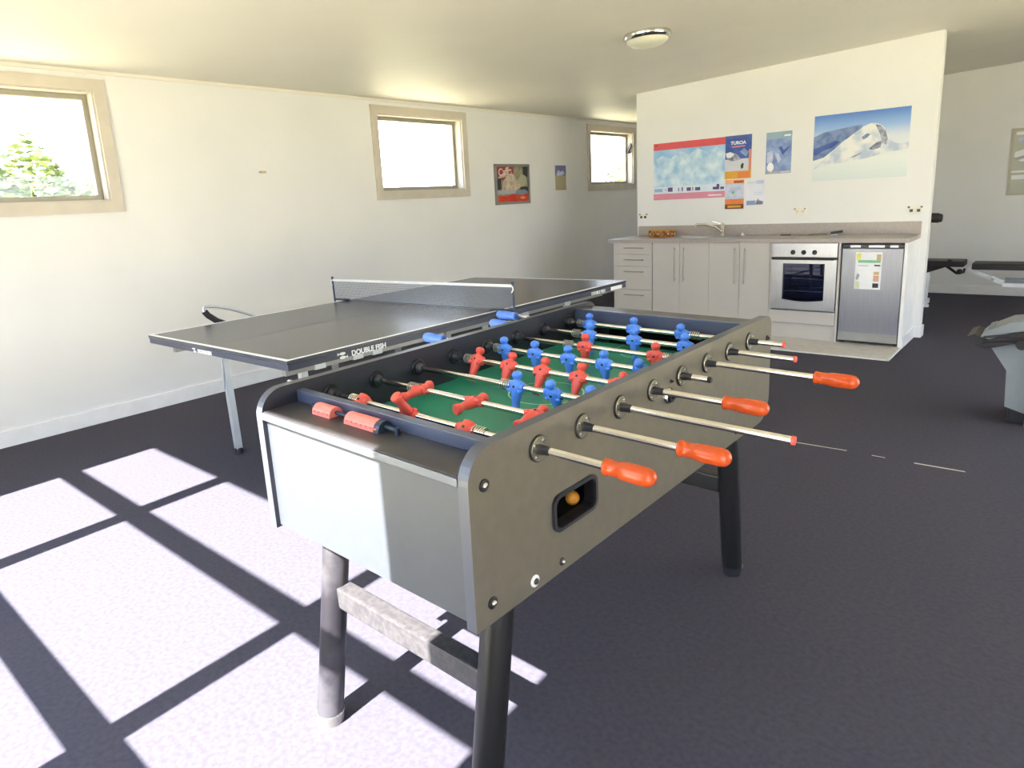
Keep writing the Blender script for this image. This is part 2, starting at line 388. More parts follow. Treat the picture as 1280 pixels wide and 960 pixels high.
# undercarriage rails on the football-table side and the wall side
for sgn in (-1,1):
    r=MB(); u=sgn*0.60
    r.sqtube((u,-1.30,TZ-0.085),(u,1.28,TZ-0.085),0.03,0.034,M_greyrail); 
    rl=r.build('chassis_rail',tt)
    for v in (-1.12,-0.9,-0.78,-0.35,0.4,0.85):
        c=MB(); c.box((u-0.022,v-0.03,TZ-0.106),(u+0.022,v+0.03,TZ-0.05),M_steel,0.003); c.build('clip',rl)
for v in (-0.28,0.28):
    m=MB(); m.sqtube((-0.62,v,TZ-0.10),(0.62,v,TZ-0.10),0.04,0.04,M_greyrail)
    for u in (-0.55,0.55):
        m.sqtube((u,v,TZ-0.1),(u,v,0.1+ttz(u,v)),0.035,0.035,M_greyrail,up=(0,1,0))
    cr=m.build('trolley_frame',tt)
    for u in (-0.55,0.55):
        w=MB(); w.lathe((u-0.014,v,0.05+ttz(u,v)),(1,0,0),[(0,0.042),(0.004,0.05),(0.024,0.05),(0.028,0.042)],M_black,18); w.cyl((u-0.02,v,0.05+ttz(u,v)),(u+0.02,v,0.05+ttz(u,v)),0.015,M_steel,12); w.build('wheel',cr)
g=MB()  # folded grab handle at the wall side
g.tube([(-0.86,-0.55,0.70),(-0.93,-0.66,0.76),(-0.95,-0.76,0.808),(-0.955,-0.86,0.84),(-0.955,-0.935,0.852),(-0.955,-0.945,0.83),(-0.95,-0.92,0.79),(-0.94,-0.87,0.745),(-0.88,-0.80,0.70),(-0.80,-0.70,0.66)],0.010,M_steel,10)
gh=g.build('folding_handle',tt)
g=MB(); g.tube([(-0.955,-0.938,0.82),(-0.95,-0.92,0.79),(-0.94,-0.87,0.745),(-0.90,-0.82,0.715)],0.020,M_black,12); g.build('grip',gh)
# net
nt_=bpy.data.materials.new('net_mesh'); nt_.use_nodes=True; n=nt_.node_tree; n.nodes.clear()
o_=n.nodes.new('ShaderNodeOutputMaterial'); t_=n.nodes.new('ShaderNodeBsdfTransparent'); d_=n.nodes.new('ShaderNodeBsdfDiffuse'); x_=n.nodes.new('ShaderNodeMixShader')
d_.inputs['Color'].default_value=rgb(120,132,152)
tc=n.nodes.new('ShaderNodeTexCoord'); sp=n.nodes.new('ShaderNodeSeparateXYZ'); n.links.new(tc.outputs['Object'],sp.inputs[0])
outs=[]
for ax in ('X','Z'):
    a=n.nodes.new('ShaderNodeMath'); a.operation='MULTIPLY'; a.inputs[1].default_value=1/0.012; n.links.new(sp.outputs[ax],a.inputs[0])
    f=n.nodes.new('ShaderNodeMath'); f.operation='FRACT'; n.links.new(a.outputs[0],f.inputs[0])
    l=n.nodes.new('ShaderNodeMath'); l.operation='LESS_THAN'; l.inputs[1].default_value=0.20; n.links.new(f.outputs[0],l.inputs[0]); outs.append(l)
mx=n.nodes.new('ShaderNodeMath'); mx.operation='MAXIMUM'; n.links.new(outs[0].outputs[0],mx.inputs[0]); n.links.new(outs[1].outputs[0],mx.inputs[1])
n.links.new(mx.outputs[0],x_.inputs['Fac']); n.links.new(t_.outputs[0],x_.inputs[1]); n.links.new(d_.outputs[0],x_.inputs[2]); n.links.new(x_.outputs[0],o_.inputs[0])
NP=HW+0.115
net=MB(); net.box((-NP,-0.0006,TZ+0.006),(NP,0.0006,TZ+0.14),nt_); nb=net.build('net',tt)
b_=MB(); b_.box((-NP,-0.003,TZ+0.138),(NP,0.003,TZ+0.153),M_white); b_.box((-NP,-0.0012,TZ+0.004),(NP,0.0012,TZ+0.008),M_apron); b_.build('net_tape',nb)
for sgn in (-1,1):
    c=MB(); u=sgn*NP; 
    c.cyl((u,0,TZ-0.01),(u,0,TZ+0.165),0.0065,M_darkmetal,12); c.cyl((u,0,TZ+0.155),(u,0,TZ+0.17),0.009,M_darkmetal,12)
    c.tube([(u,0,TZ+0.004),(sgn*(HW-0.03),0,TZ+0.006)],0.007,M_darkmetal,8)
    c.tube([(u,0,TZ-0.006),(u,0,TZ-0.03),(sgn*(HW+0.02),0,TZ-0.045)],0.006,M_darkmetal,8)
    c.box((sgn*HW-0.055 if sgn>0 else sgn*HW-0.02,-0.02,TZ+0.001),(sgn*HW+0.02 if sgn>0 else sgn*HW+0.055,0.02,TZ+0.012),M_darkmetal,0.003)
    c.box((min(sgn*(HW-0.01),sgn*(NP+0.01)),-0.014,TZ-0.052),(max(sgn*(HW-0.01),sgn*(NP+0.01)),0.014,TZ-0.026),M_darkmetal,0.003)
    np_=c.build('net_post',tt)
    q=MB(); q.tube([(sgn*(NP-0.012),-0.006,TZ+0.146),(sgn*(NP+0.006),-0.009,TZ+0.142),(sgn*(NP+0.010),-0.010,TZ+0.125),(sgn*(NP-0.004),-0.010,TZ+0.108)],0.0035,M_white,8); q.build('net_cord',np_)
# lettering on the apron: DOUBLE FISH with two little fish
def fish(b,o,ux,uy,w,m):
    o=Vector(o);ux=Vector(ux);uy=Vector(uy)
    for dy,fl in ((0.25,1),(-0.25,-1)):
        pts=[]
        for k in range(12):
            a=2*PI*k/12; pts.append((0.38*math.cos(a)*w,(dy+0.20*math.sin(a))*w*0.8))
        q=[o+ux*(x*1+fl*0.0)+uy*y for x,y in pts]; b.add(q,[tuple(range(12))],m)
        t=[(-fl*0.34*w,dy*w*0.8),(-fl*0.62*w,(dy+0.2)*w*0.8),(-fl*0.62*w,(dy-0.2)*w*0.8)]
        b.add([o+ux*x+uy*y for x,y in t],[(0,1,2)],m)
ex=HW-0.002+0.0012
me=lettering('DOUBLE FISH',0.034,(ex,-1.035,TZ-0.0465),(0,1,0),(0,0,1),M_white,tt,bold=0.0009)
b_=MB(); fish(b_,(ex+0.0006,-1.085,TZ-0.035),(0,1,0),(0,0,1),0.045,M_white); b_.build('fish_emblem',tt)
lettering('DOUBLE FISH',0.026,(-0.125,-HL+0.0030,TZ-0.045),(1,0,0),(0,0,1),M_white,tt,bold=0.0009)
b_=MB(); fish(b_,(-0.165,-HL+0.0030,TZ-0.036),(1,0,0),(0,0,1),0.035,M_white); b_.build('fish_emblem',tt)
lettering('DOUBLE FISH',0.028,(ex,0.93,TZ-0.045),(0,1,0),(0,0,1),M_white,tt,bold=0.0009)
b_=MB(); b_.box((ex-0.001,1.17,TZ-0.046),(ex+0.001,1.31,TZ-0.022),M_white); b_.build('white_sticker',tt)

# ------------------------------------------------------------------ football table
FX,FY,FA,FR,FP=3.9878,0.8226,-0.0124,-0.0105,0.0085
W,HB,H,HR,L=0.7291,0.604,0.961,0.9064,1.500
V1,DV=0.2047,0.1567
ft=root('football_table',(FX,FY,0),'large charcoal table football cabinet with red and blue players in the foreground','football table',rot=(FP,-FR,FA))
def fz(u,v): return -(FR*u+FP*v)
HWF=W/2; PT=0.026
outline=[(0.0,HB-0.006)]+[(1.40,HB-0.010)]+arc(1.42,HB+0.075,0.085,-80,0,6)+arc(L-0.045,H-0.045,0.045,0,90,6)+arc(0.065,H-0.065,0.065,90,180,8)
gh_=rrect(0.252,0.705,0.402,0.775,0.018,4)
b=MB(); b.plate(outline,[gh_],HWF-PT,HWF,lambda a,z,t:(t,a,z),M_panel,medge=M_edge,mback=M_inner,mhole=M_black); sp_r=b.build('side_panel',ft)
b=MB(); b.plate(outline,[],-HWF+PT,-HWF,lambda a,z,t:(t,a,z),M_panel,medge=M_edge,mback=M_inner); sp_l=b.build('side_panel',ft)
IU=HWF-PT
b=MB(); b.box((-IU,0.012,HB),(IU,0.034,0.902),M_endp); b.build('end_panel',ft)
b=MB(); b.box((-IU,1.462,HB+0.03),(IU,1.484,0.94),M_endp); b.build('end_panel',ft)
b=MB(); b.box((-IU,0.004,0.897),(IU,0.115,0.9115),M_ledge,0.004); b.build('end_ledge',ft)
b=MB(); b.box((-IU,-0.002,0.892),(IU,0.0038,0.9095),mat('silver_trim',rgb(92,98,112),0.3,0.4),0.002); b.build('ledge_trim',ft)
b=MB(); b.box((-IU,0.104,0.9118),(IU,0.126,0.942),M_railsky,0.002); b.box((-IU,0.116,0.80),(IU,0.126,0.9118),M_inner); b.build('end_rail',ft)
b=MB(); b.box((-IU,1.352,0.888),(IU,1.374,0.950),M_railsky,0.002)
b.box((-IU,1.352,0.80),(-0.24,1.374,0.888),M_inner); b.box((0.24,1.352,0.80),(IU,1.374,0.888),M_inner)
b.box((-0.24,1.44,0.80),(0.24,1.455,0.888),M_blackmat); b.build('end_rail',ft)
b=MB(); b.box((-IU,1.374,0.930),(IU,1.462,0.9455),M_ledge,0.003); b.build('end_ledge',ft)
# pitch
PZ=0.830
b=MB(); b.box((-IU,0.126,PZ-0.012),(IU,1.352,PZ),M_pitch); pitch=b.build('pitch',ft)
def ring(b,cx,cy,r,w,a0=0,a1=360,n=40,z=PZ+0.0006):
    vs=[];fs=[]
    for i in range(n+1):
        a=math.radians(a0+(a1-a0)*i/n)
        vs+=[(cx+(r-w/2)*math.cos(a),cy+(r-w/2)*math.sin(a),z),(cx+(r+w/2)*math.cos(a),cy+(r+w/2)*math.sin(a),z)]
    for i in range(n): fs.append((2*i,2*i+1,2*i+3,2*i+2))
    b.add(vs,fs,M_pline)
b=MB(); ring(b,0,0.71,0.11,0.005); b.box((-IU,0.7075,PZ),(IU,0.7125,PZ+0.0006),M_pline); b.build('centre_circle',pitch)
for y0,y1,s in ((0.126,0.245,1),(1.352,1.235,-1)):
    b=MB()
    for x in (-0.118,0.118): b.box((x-0.0025,min(y0,y1),PZ),(x+0.0025,max(y0,y1),PZ+0.0006),M_pline)
    b.box((-0.118,y1-0.0025,PZ),(0.118,y1+0.0025,PZ+0.0006),M_pline)
    ring(b,0,y1-s*0.03,0.07,0.005,25 if s>0 else 205,155 if s>0 else 335,20)
    b.build('penalty_area',pitch)
b=MB(); b.box((-IU,0.034,HB+0.02),(IU,1.462,HB+0.032),M_blackmat); b.build('base_board',ft)
# ball return recess behind the right panel
b=MB()
b.plate(rrect(0.244,0.697,0.410,0.783,0.022,4),[gh_],HWF-0.001,HWF+0.007,lambda a,z,t:(t,a,z),M_screen,medge=M_screen); rim=b.build('ball_return_rim',ft)
b=MB()
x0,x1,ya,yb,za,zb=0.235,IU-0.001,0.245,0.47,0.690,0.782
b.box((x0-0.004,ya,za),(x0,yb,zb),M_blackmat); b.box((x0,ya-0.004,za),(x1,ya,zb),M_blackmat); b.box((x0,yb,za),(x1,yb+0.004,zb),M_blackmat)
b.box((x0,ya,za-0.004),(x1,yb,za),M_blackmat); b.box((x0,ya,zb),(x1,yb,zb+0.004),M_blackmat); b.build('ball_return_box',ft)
# bolts and lock on the panel
def bolt(u,v,z,r,m1,m2,name='bolt'):
    c=MB(); s=1 if u>0 else -1
    c.lathe((u,v,z),(s,0,0),[(0,r),(0.003,r),(0.004,r*0.8)],m1,16); c.lathe((u+s*0.003,v,z),(s,0,0),[(0,r*0.55),(0.004,r*0.5),(0.006,r*0.2)],m2,12); return c.build(name,ft)
bolt(HWF,0.041,0.888,0.0125,M_black,M_chrome); bolt(HWF,0.047,0.642,0.0125,M_black,M_chrome); bolt(HWF,0.177,0.623,0.013,M_trimw,M_screen)
bolt(HWF,0.273,0.622,0.009,M_screen,M_chrome); bolt(HWF,1.461,0.885,0.010,M_black,M_black); bolt(HWF,1.22,0.625,0.007,M_black,M_black)
c=MB(); c.lathe((HWF,0.75,0.872),(1,0,0),[(0,0.023),(0.008,0.022),(0.012,0.018)],M_chrome,20); c.lathe((HWF+0.012,0.75,0.872),(1,0,0),[(0,0.017),(0.006,0.015)],M_black,20); c.box((HWF+0.017,0.742,0.868),(HWF+0.026,0.758,0.876),M_black); c.build('lock',ft)
bolt(HWF,0.772,0.905,0.005,M_black,M_black)
# score counter on the near ledge
b=MB(); b.cyl((-0.235,0.085,0.922),(0.075,0.085,0.922),0.0045,M_darkmetal,10)
for u in (-0.235,0.075): b.cyl((u,0.085,0.911),(u,0.085,0.928),0.006,M_darkmetal,10)
sc_=b.build('score_counter',ft)
def bead_mesh(m):
    c=MB(); n=10; vs=[];wd=0.0172
    for x in (0,wd):
        for k in range(n+1):
            a=PI*k/n; vs.append((x,-0.021*math.cos(a),0.024*math.sin(a)))
    fs=[(k,k+1,k+n+2,k+n+1) for k in range(n)]+[tuple(range(n+1))[::-1],tuple(range(n+1,2*n+2)),(0,n+1,2*n+1,n)]
    c.add(vs,fs,m)
    c.box((wd*0.3,-0.0235,0.008),(wd*0.7,-0.019,0.0105),M_bead)
    return c
first=bead_mesh(M_bead).build('score_bead',sc_); first.location=(-0.215,0.085,0.9118)
xs_=[-0.215+0.0176*i for i in range(4)]+[-0.088+0.0176*i for i in range(6)]
for x in xs_[1:]:
    k=first.copy(); COL.objects.link(k); k.location=(x,0.085,0.9118)
k=bead_mesh(M_darkmetal).build('score_bead',sc_); k.location=(0.0185,0.085,0.9118); k['label']='black end bead'
# bearings
def bearing_mb(s):
    c=MB(); u=s*HWF
    c.lathe((u,0,0),(s,0,0),[(0,0.0285),(0.0035,0.0285),(0.0045,0.0265)],M_black,24)
    c.lathe((u+s*0.0046,0,0),(s,0,0),[(0,0.0262),(0.0015,0.0255)],mat('bearing_plate',rgb(176,170,152),0.25,0.8),24)
    for a in (0.9,2.5,4.05,5.6): c.cyl((u+s*0.0055,0.019*math.cos(a),0.019*math.sin(a)),(u+s*0.008,0.019*math.cos(a),0.019*math.sin(a)),0.0035,M_chrome,8)
    c.lathe((u+s*0.006,0,0),(s,0,0),[(0,0.0115),(0.006,0.0108),(0.024,0.0092),(0.026,0.0085)],M_screen,18)
    v=s*IU
    c.lathe((v,0,0),(-s,0,0),[(0,0.026),(0.005,0.0255),(0.007,0.022)],M_black,22)
    c.lathe((v-s*0.007,0,0),(-s,0,0),[(0,0.0165),(0.016,0.014),(0.018,0.010)],M_screen,18)
    return c
bR=bearing_mb(1).build('bearing',ft); bL=bearing_mb(-1).build('bearing',ft)
for i in range(8):
    for src in (bR,bL):
        o=src if i==0 else src.copy()
        if i: COL.objects.link(o)
        o.location=(0,V1+DV*i,HR)
# player figure meshes
SEC=[(-.069,.0105,.0120,0),(-.067,.0120,.0140,0),(-.058,.0120,.0135,0),(-.053,.0100,.0105,0),(-.043,.0105,.0095,0),(-.035,.013,.0105,0),(-.026,.0150,.0115,0),(-.018,.0165,.012,0),(-.010,.0175,.0125,0),(-.001,.0205,.0135,0),(.007,.0225,.013,0),(.013,.0205,.0115,0),(.017,.012,.009,0),(.0195,.0075,.0075,0),(.022,.0095,.0095,0),(.026,.0128,.0128,0),(.032,.0136,.0136,0),(.038,.0115,.0115,0),(.0415,.0060,.006,0)]
def player(m,stub=False):
    c=MB()
    c.loft([q for q in SEC if not stub or -0.019<q[0]<0.0175],m,16,2.3)
    for s in (-1,1):
        c.ball((s*0.0225,0,0.000),0.0075,m,10,(0.95,1.45,1.9)); c.ball((s*0.0165,-0.009,-0.010),0.006,m,10,(1.5,0.9,0.9))
    c.lathe((-0.0265,0,0),(1,0,0),[(0,0.0105),(0.053,0.0105)],m,14)
    c.cyl((0,-0.0142,0.001),(0,-0.0118,0.001),0.0035,M_black,8); c.cyl((0,0.0142,0.001),(0,0.0118,0.001),0.0035,M_black,8)
    return c
RP=player(M_red).build('player_figure'); BP=player(M_blue).build('player_figure'); RS=player(M_red,True).build('player_figure')
for q in (RP,BP,RS): COL.objects.unlink(q)
# rod: colour, x positions, tilt angles (deg; + tips the head away), bare ends/grip, extents, spring side
def spring_mb(u0,r=0.0135,n=5,pitch=0.0072,m=M_chrome):
    c=MB(); pts=[]
    for i in range(n*12+1):
        a=2*PI*i/12; pts.append((u0+pitch*i/12,r*math.cos(a),r*math.sin(a)))
    c.tube(pts,0.0016,m,6); return c
GP=[(0,.0150),(.002,.0168),(.006,.0168),(.009,.0152),(.034,.0155),(.036,.0174),(.055,.0180),(.086,.0178),(.094,.0160),(.099,.0125),(.1025,.0075),(.104,.003)]
rods=[
 dict(c='r',xs=[(-.205,'s',130),(-.02,'p',215),(.166,'s',130)],R=('g',.524),Lx=-.545,sp=[(.190,1),(-.245,1)]),
 dict(c='r',xs=[(-.152,'p',-84),(.046,'p',-88),(.236,'p',-84)],R=('g',.594),Lx=-.50,sp=[(-.195,0)]),
 dict(c='b',xs=[(.051,'p',-8),(.172,'p',24),(.288,'p',10)],R=('b',.757),Lx=('g',-.375),sp=[(.000,1)]),
 dict(c='r',xs=[(-.237,'p',-32),(-.107,'p',-34),(.017,'p',-32),(.142,'p',-30),(.266,'p',-62)],R=('g',.551),Lx=-.52,sp=[(-.285,0)]),
 dict(c='b',xs=[(-.257,'p',6),(-.131,'p',2),(-.002,'p',6),(.124,'p',4),(.248,'p',40)],R=('b',.448),Lx=('g',-.545),sp=[(-.30,0)]),
 dict(c='r',xs=[(-.048,'p',-4),(.205,'p',2)],R=('g',.658),Lx=-.42,sp=[(.232,1),(-.13,0)]),
 dict(c='b',xs=[(-.134,'p',0),(.042,'p',4),(.225,'p',8)],R=('b',.558),Lx=('g',-.50),sp=[(-.205,0)]),
 dict(c='b',xs=[(-.238,'p',3),(-.050,'p',0),(.138,'p',30)],R=('b',.474),Lx=('g',-.60),sp=[(.168,1),(-.29,0)]),
]
for i,r in enumerate(rods):
    red=r['c']=='r'
    Lx=r['Lx'] if not isinstance(r['Lx'],tuple) else r['Lx'][1]
    Rx=r['R'][1]
    b=MB(); b.lathe((Lx,0,0),(1,0,0),[(0,.006),(.002,.008),(Rx-Lx-.002,.008),(Rx-Lx,.006)],M_rod,16)
    rod=b.build('rod',ft); rod.location=(0,V1+DV*i,HR)
    if r['R'][0]=='g':
        g=MB(); g.lathe((Rx-.002,0,0),(1,0,0),GP,M_grip,20); g.build('grip',rod)
    elif i!=4:
        g=MB(); g.lathe((Rx-.004,0,0),(1,0,0),[(0,.0092),(.006,.0092),(.007,.006)],M_red,14); g.build('end_cap',rod)
    else:
        g=MB(); g.lathe((Rx-.008,0,0),(1,0,0),[(0,.0086),(.007,.0086),(.009,.007)],M_black,14); g.build('end_cap',rod)
    if isinstance(r['Lx'],tuple):
        g=MB(); g.lathe((Lx+.002,0,0),(-1,0,0),GP,M_gripb,20); gg=g.build('grip',rod); gg['label']='pale blue grip'
    for (x,kind,deg) in r['xs']:
        src=(RS if kind=='s' else (RP if red else BP))
        p=src.copy(); COL.objects.link(p); p.parent=rod; p.location=(x,0,0); p.rotation_euler=(math.radians(deg),0,0)
        if kind=='s': p['label']='broken player stub'
    for (x,br) in r['sp']:
        s=spring_mb(x,m=M_chrome if br else M_greyrail).build('spring',rod)
# near legs and far legs with stretchers
def fleg(u,v0,v1,m,lab=None):
    z0=fz(u,v0)
    c=MB(); c.cyl((u,v0,z0+0.03),(u,v1,HB+0.05),0.036,m,24); o=c.build('leg',ft)
    f=MB(); f.lathe((u,v0,z0+0.0),(0,0,1),[(0,.034),(.02,.036),(.028,.0375),(.034,.0375)],M_handle if lab else M_screen,22);  # labelled leg's foot is paler: sunlight put into its colour
    rg=MB(); rg.lathe((u,v0+0.001,z0+0.03),(0,0,1),[(0,.0375),(.004,.0375)],M_steel,22); 
    f.build('foot',o); rg.build('foot_ring',o)
    if lab: o['label']=lab
fleg(-0.295,0.062,0.165,M_legw,'mottled grey leg in the sunlight')
fleg(0.285,0.062,0.165,M_leg); fleg(-0.295,1.43,1.33,M_leg); fleg(0.285,1.43,1.33,M_leg)
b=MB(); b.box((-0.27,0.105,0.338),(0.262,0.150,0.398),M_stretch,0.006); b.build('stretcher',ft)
b=MB(); b.box((-0.27,1.345,0.338),(0.262,1.39,0.398),M_leg,0.006); b.build('stretcher',ft)
# ball inside the return box
fm=Matrix.Translation((FX,FY,0))@Matrix.Rotation(FA,4,'Z')
b=MB(); b.ball((0,0,0),0.017,M_ball,18); bl=b.build('foosball_ball'); bl.location=fm@Vector((0.318,0.388,0.7085)); tag(bl,'small orange ball lying in the dark ball return slot of the football table','ball')

# ------------------------------------------------------------------ kitchen
KF=6.378; KZ=0.883; BT=0.918
def front(b,x0,x1,z0,z1,m=None): b.box((x0+0.0015,KF,z0+0.0015),(x1-0.0015,KF+0.018,z1-0.0015),m or M_cab,0.0015)
def carcass(b,x0,x1,zb=0.13):
    b.box((x0+0.0006,KF+0.019,zb),(x0+0.017,6.88,KZ-0.001),M_cabside); b.box((x1-0.017,KF+0.019,zb),(x1-0.0006,6.88,KZ-0.001),M_cabside)
    b.box((x0+0.017,KF+0.019,zb),(x1-0.017,6.88,zb+0.017),M_cabside); b.box((x0+0.017,6.864,zb+0.017),(x1-0.017,6.88,KZ-0.001),M_cabside)
def hbar(p,x0,z0,x1,z1,par):
    b=MB(); y=KF-0.026
    b.tube([(x0,y,z0),(x1,y,z1)],0.0055,M_handle,8)
    d=Vector((x1-x0,0,z1-z0)).normalized()*0.02
    b.cyl((x0+d.x,y,z0+d.z),(x0+d.x,KF,z0+d.z),0.004,M_handle,8); b.cyl((x1-d.x,y,z1-d.z),(x1-d.x,KF,z1-d.z),0.004,M_handle,8)
    b.build(p,par)
dc=root('drawer_cabinet',(1.55,KF,0.006),'pale grey four-drawer base cabinet at the left end of the kitchen bench','cabinet')
def kid(mb,name,r):   # build in world coordinates and parent with inverse
    o=mb.build(name,r); o.matrix_parent_inverse=r.matrix_basis.inverted(); return o
def handle(x0,z0,x1,z1,par_o,inv):
    b=MB(); y=KF-0.026
    b.tube([(x0,y,z0),(x1,y,z1)],0.0055,M_handle,8)
    d=Vector((x1-x0,0,z1-z0)).normalized()*0.02
    b.cyl((x0+d.x,y,z0+d.z),(x0+d.x,KF,z0+d.z),0.004,M_handle,8); b.cyl((x1-d.x,y,z1-d.z),(x1-d.x,KF,z1-d.z),0.004,M_handle,8)
    return b.build('handle',par_o)
b=MB(); carcass(b,1.325,1.795); kid(b,'body',dc)
b=MB(); b.box((1.33,KF+0.06,0.006),(1.79,KF+0.075,0.13),M_kick); kid(b,'kickboard',dc)
zz=[0.883,0.763,0.636,0.386,0.14]
for i in range(4):
    b=MB(); front(b,1.33,1.790,zz[i+1],zz[i]); d=kid(b,'drawer',dc)
    hz=zz[i]-0.055 if i else 0.829
    handle(1.47,hz,1.70,hz,d,None)
labs=['double-door pale grey base cabinet next to the drawers, left of the two','double-door pale grey base cabinet beside the oven, right of the two']
for k,(a,m_,c_,h1,h2) in enumerate([(1.795,2.095,2.404,2.048,2.144),(2.404,2.707,2.99,2.663,2.756)]):
    r=root('base_cabinet',((a+c_)/2,KF,0.006),labs[k],'cabinet','double-door kitchen cabinets')
    b=MB(); carcass(b,a,c_); kid(b,'body',r)
    b=MB(); b.box((a,KF+0.06,0.006),(c_,KF+0.075,0.13),M_kick); kid(b,'kickboard',r)
    for (x0,x1,hx) in ((a,m_,h1),(m_,c_,h2)):
        b=MB(); front(b,x0,x1,0.14,0.883); d=kid(b,'door',r); handle(hx,0.495,hx,0.84,d,None)
# oven housing
r=root('oven_cabinet',(3.29,KF,0.006),'pale cabinet housing the built-in oven, with a plain drawer front below it','cabinet')
b=MB()
b.box((2.9912,KF,0.03),(3.009,6.88,KZ-0.001),M_cab); b.box((3.570,KF,0.006),(3.588,6.88,KZ-0.001),M_cab); b.box((3.009,KF+0.06,0.262),(3.570,6.88,0.276),M_cabside); b.box((3.009,6.86,0.28),(3.57,6.88,KZ-0.001),M_cabside)
kid(b,'body',r)
b=MB(); front(b,3.009,3.568,0.150,0.268); kid(b,'drawer',r)
b=MB(); b.box((3.009,KF+0.02,0.006),(3.568,KF+0.036,0.146),M_cab); kid(b,'kickboard',r)
# oven
ov=root('built_in_oven',(3.29,KF,0.28),'stainless built-in oven with three black knobs and a dark glass door','oven')
b=MB(); b.box((3.012,KF-0.020,0.757),(3.566,KF+0.02,0.880),M_ss,0.003); kid(b,'control_panel',ov)
b=MB(); b.box((3.03,KF+0.04,0.282),(3.55,6.85,0.30),M_ovin); b.box((3.03,KF+0.04,0.86),(3.55,6.85,0.878),M_ovin); b.box((3.03,6.83,0.30),(3.55,6.85,0.86),M_ovin); b.box((3.03,KF+0.04,0.30),(3.05,6.83,0.86),M_ovin); b.box((3.53,KF+0.04,0.30),(3.55,6.83,0.86),M_ovin); kid(b,'cavity',ov)
b=MB(); win=[(3.115,0.372)]+[(3.115+0.355*i/8,0.372-0.018*math.sin(PI*i/8)) for i in range(1,8)]+[(3.470,0.372),(3.470,0.700),(3.115,0.700)]
b.plate([(3.012,0.282),(3.566,0.282),(3.566,0.735),(3.012,0.735)],[win],KF-0.022,KF+0.018,lambda a,z,t:(a,t,z),M_ss)
dr=kid(b,'oven_door',ov)
b=MB(); b.plate(win,[],KF-0.010,KF-0.006,lambda a,z,t:(a,t,z),M_ovg); b.build('oven_window',dr)
b=MB(); b.box((3.012,KF-0.024,0.735),(3.566,KF+0.01,0.756),M_screen,0.002); b.tube([(3.03,KF-0.05,0.742),(3.55,KF-0.05,0.742)],0.008,M_screen,10); 
for x in (3.07,3.51): b.cyl((x,KF-0.05,0.742),(x,KF-0.02,0.742),0.006,M_screen,8)
b.build('handle',dr)
for z in (0.44,0.555):
    b=MB(); b.tube([(3.052,KF+0.06,z),(3.528,KF+0.06,z)],0.004,M_chrome,8); b.tube([(3.052,6.7,z),(3.528,6.7,z)],0.004,M_chrome,8)
    for k in range(12): b.tube([(3.07+0.04*k,KF+0.06,z),(3.07+0.04*k,6.7,z)],0.002,M_chrome,6)
    kid(b,'oven_shelf',ov)
b=MB(); b.lathe((3.197,KF-0.020,0.800),(0,-1,0),[(0,.021),(.004,.021),(.005,.0165),(.022,.015),(.024,.012)],M_black,20); kn=kid(b,'knob',ov)
for x in (3.289,3.381):
    k=kn.copy(); COL.objects.link(k); k.location=(x-3.197,0,0)
# fridge
fr=root('bar_fridge',(3.83,KF,0.006),'silver under-bench bar fridge with an energy label, at the right end of the bench','fridge')
b=MB(); b.box((3.597,KF+0.045,0.03),(4.062,6.86,0.872),M_screen); 
for x in (3.63,4.03): b.cyl((x,KF+0.08,0.006),(x,KF+0.08,0.03),0.015,M_black,10)
b.box((3.60,KF+0.05,0.012),(4.06,KF+0.06,0.03),M_black)
kid(b,'body',fr)
b=MB(); b.box((3.599,KF,0.032),(4.060,KF+0.042,0.835),M_fridge,0.006); d=kid(b,'fridge_door',fr)
b=MB(); b.box((3.599,KF+0.004,0.839),(4.060,KF+0.042,0.868),M_screen,0.003)
b.box((3.66,KF,0.842),(3.74,KF+0.006,0.862),M_ss,0.002); b.box((3.80,KF,0.842),(3.92,KF+0.006,0.862),M_ss,0.002); b.box((3.96,KF,0.842),(4.02,KF+0.006,0.862),M_ss,0.002)
kid(b,'top_trim',fr)
b=MB(); b.box((3.6,KF-0.001,0.034),(4.058,KF+0.001,0.108),M_handle); b.build('lower_trim',d)
def flat_art(b,fn,layers,off0=0.0006,step=0.0003):
    for i,(pts,m) in enumerate(layers):
        t=off0+step*i; b.add([fn(x,y,t) for x,y in pts],[tuple(range(len(pts)))],m)
cm=lambda n,r_,g_,b2,**k: mat('ink_'+n,rgb(r_,g_,b2),0.5,**k)
P_white=cm('white',238,240,244); P_yel=cm('yellow',224,222,110); P_grn=cm('green',120,190,140); P_tan=cm('tan',206,180,130); P_blk=cm('black',50,50,54); P_org=cm('orange',226,132,60); P_red=cm('red',204,44,50); P_pink=cm('pink',214,138,160)
P_sky=cm('sky',70,120,200,col2=rgb(96,140,212),scale=3); P_sky2=cm('sky_pale',132,180,224,col2=rgb(176,206,232),scale=4); P_navy=cm('navy',52,78,150,col2=rgb(70,96,170),scale=12); P_snow=mat('ink_snow',rgb(226,226,224),0.5,col2=rgb(176,190,210),scale=9,detail=6,contrast=(.38,.58)); P_snow2=mat('ink_snow_blue',rgb(212,228,238),0.5,col2=rgb(150,190,222),scale=9,detail=7,contrast=(.36,.62))
P_rock=mat('ink_rock',rgb(96,98,124),0.5,col2=rgb(170,176,190),scale=25,detail=6); P_ridge=mat('ink_ridge',rgb(86,110,160),0.5,col2=rgb(130,150,190),scale=14,detail=5)
P_fog=mat('ink_fog',rgb(212,218,216),0.5,col2=rgb(200,208,210),scale=6); P_gold=cm('gold',222,164,52); P_lil=cm('lilac',176,186,214,col2=rgb(200,206,226),scale=20); P_slate=mat('ink_slate',rgb(110,132,186),0.5,col2=rgb(150,170,210),scale=12,detail=5); P_teal=cm('teal',146,172,186); P_grey=cm('grey',172,172,178)
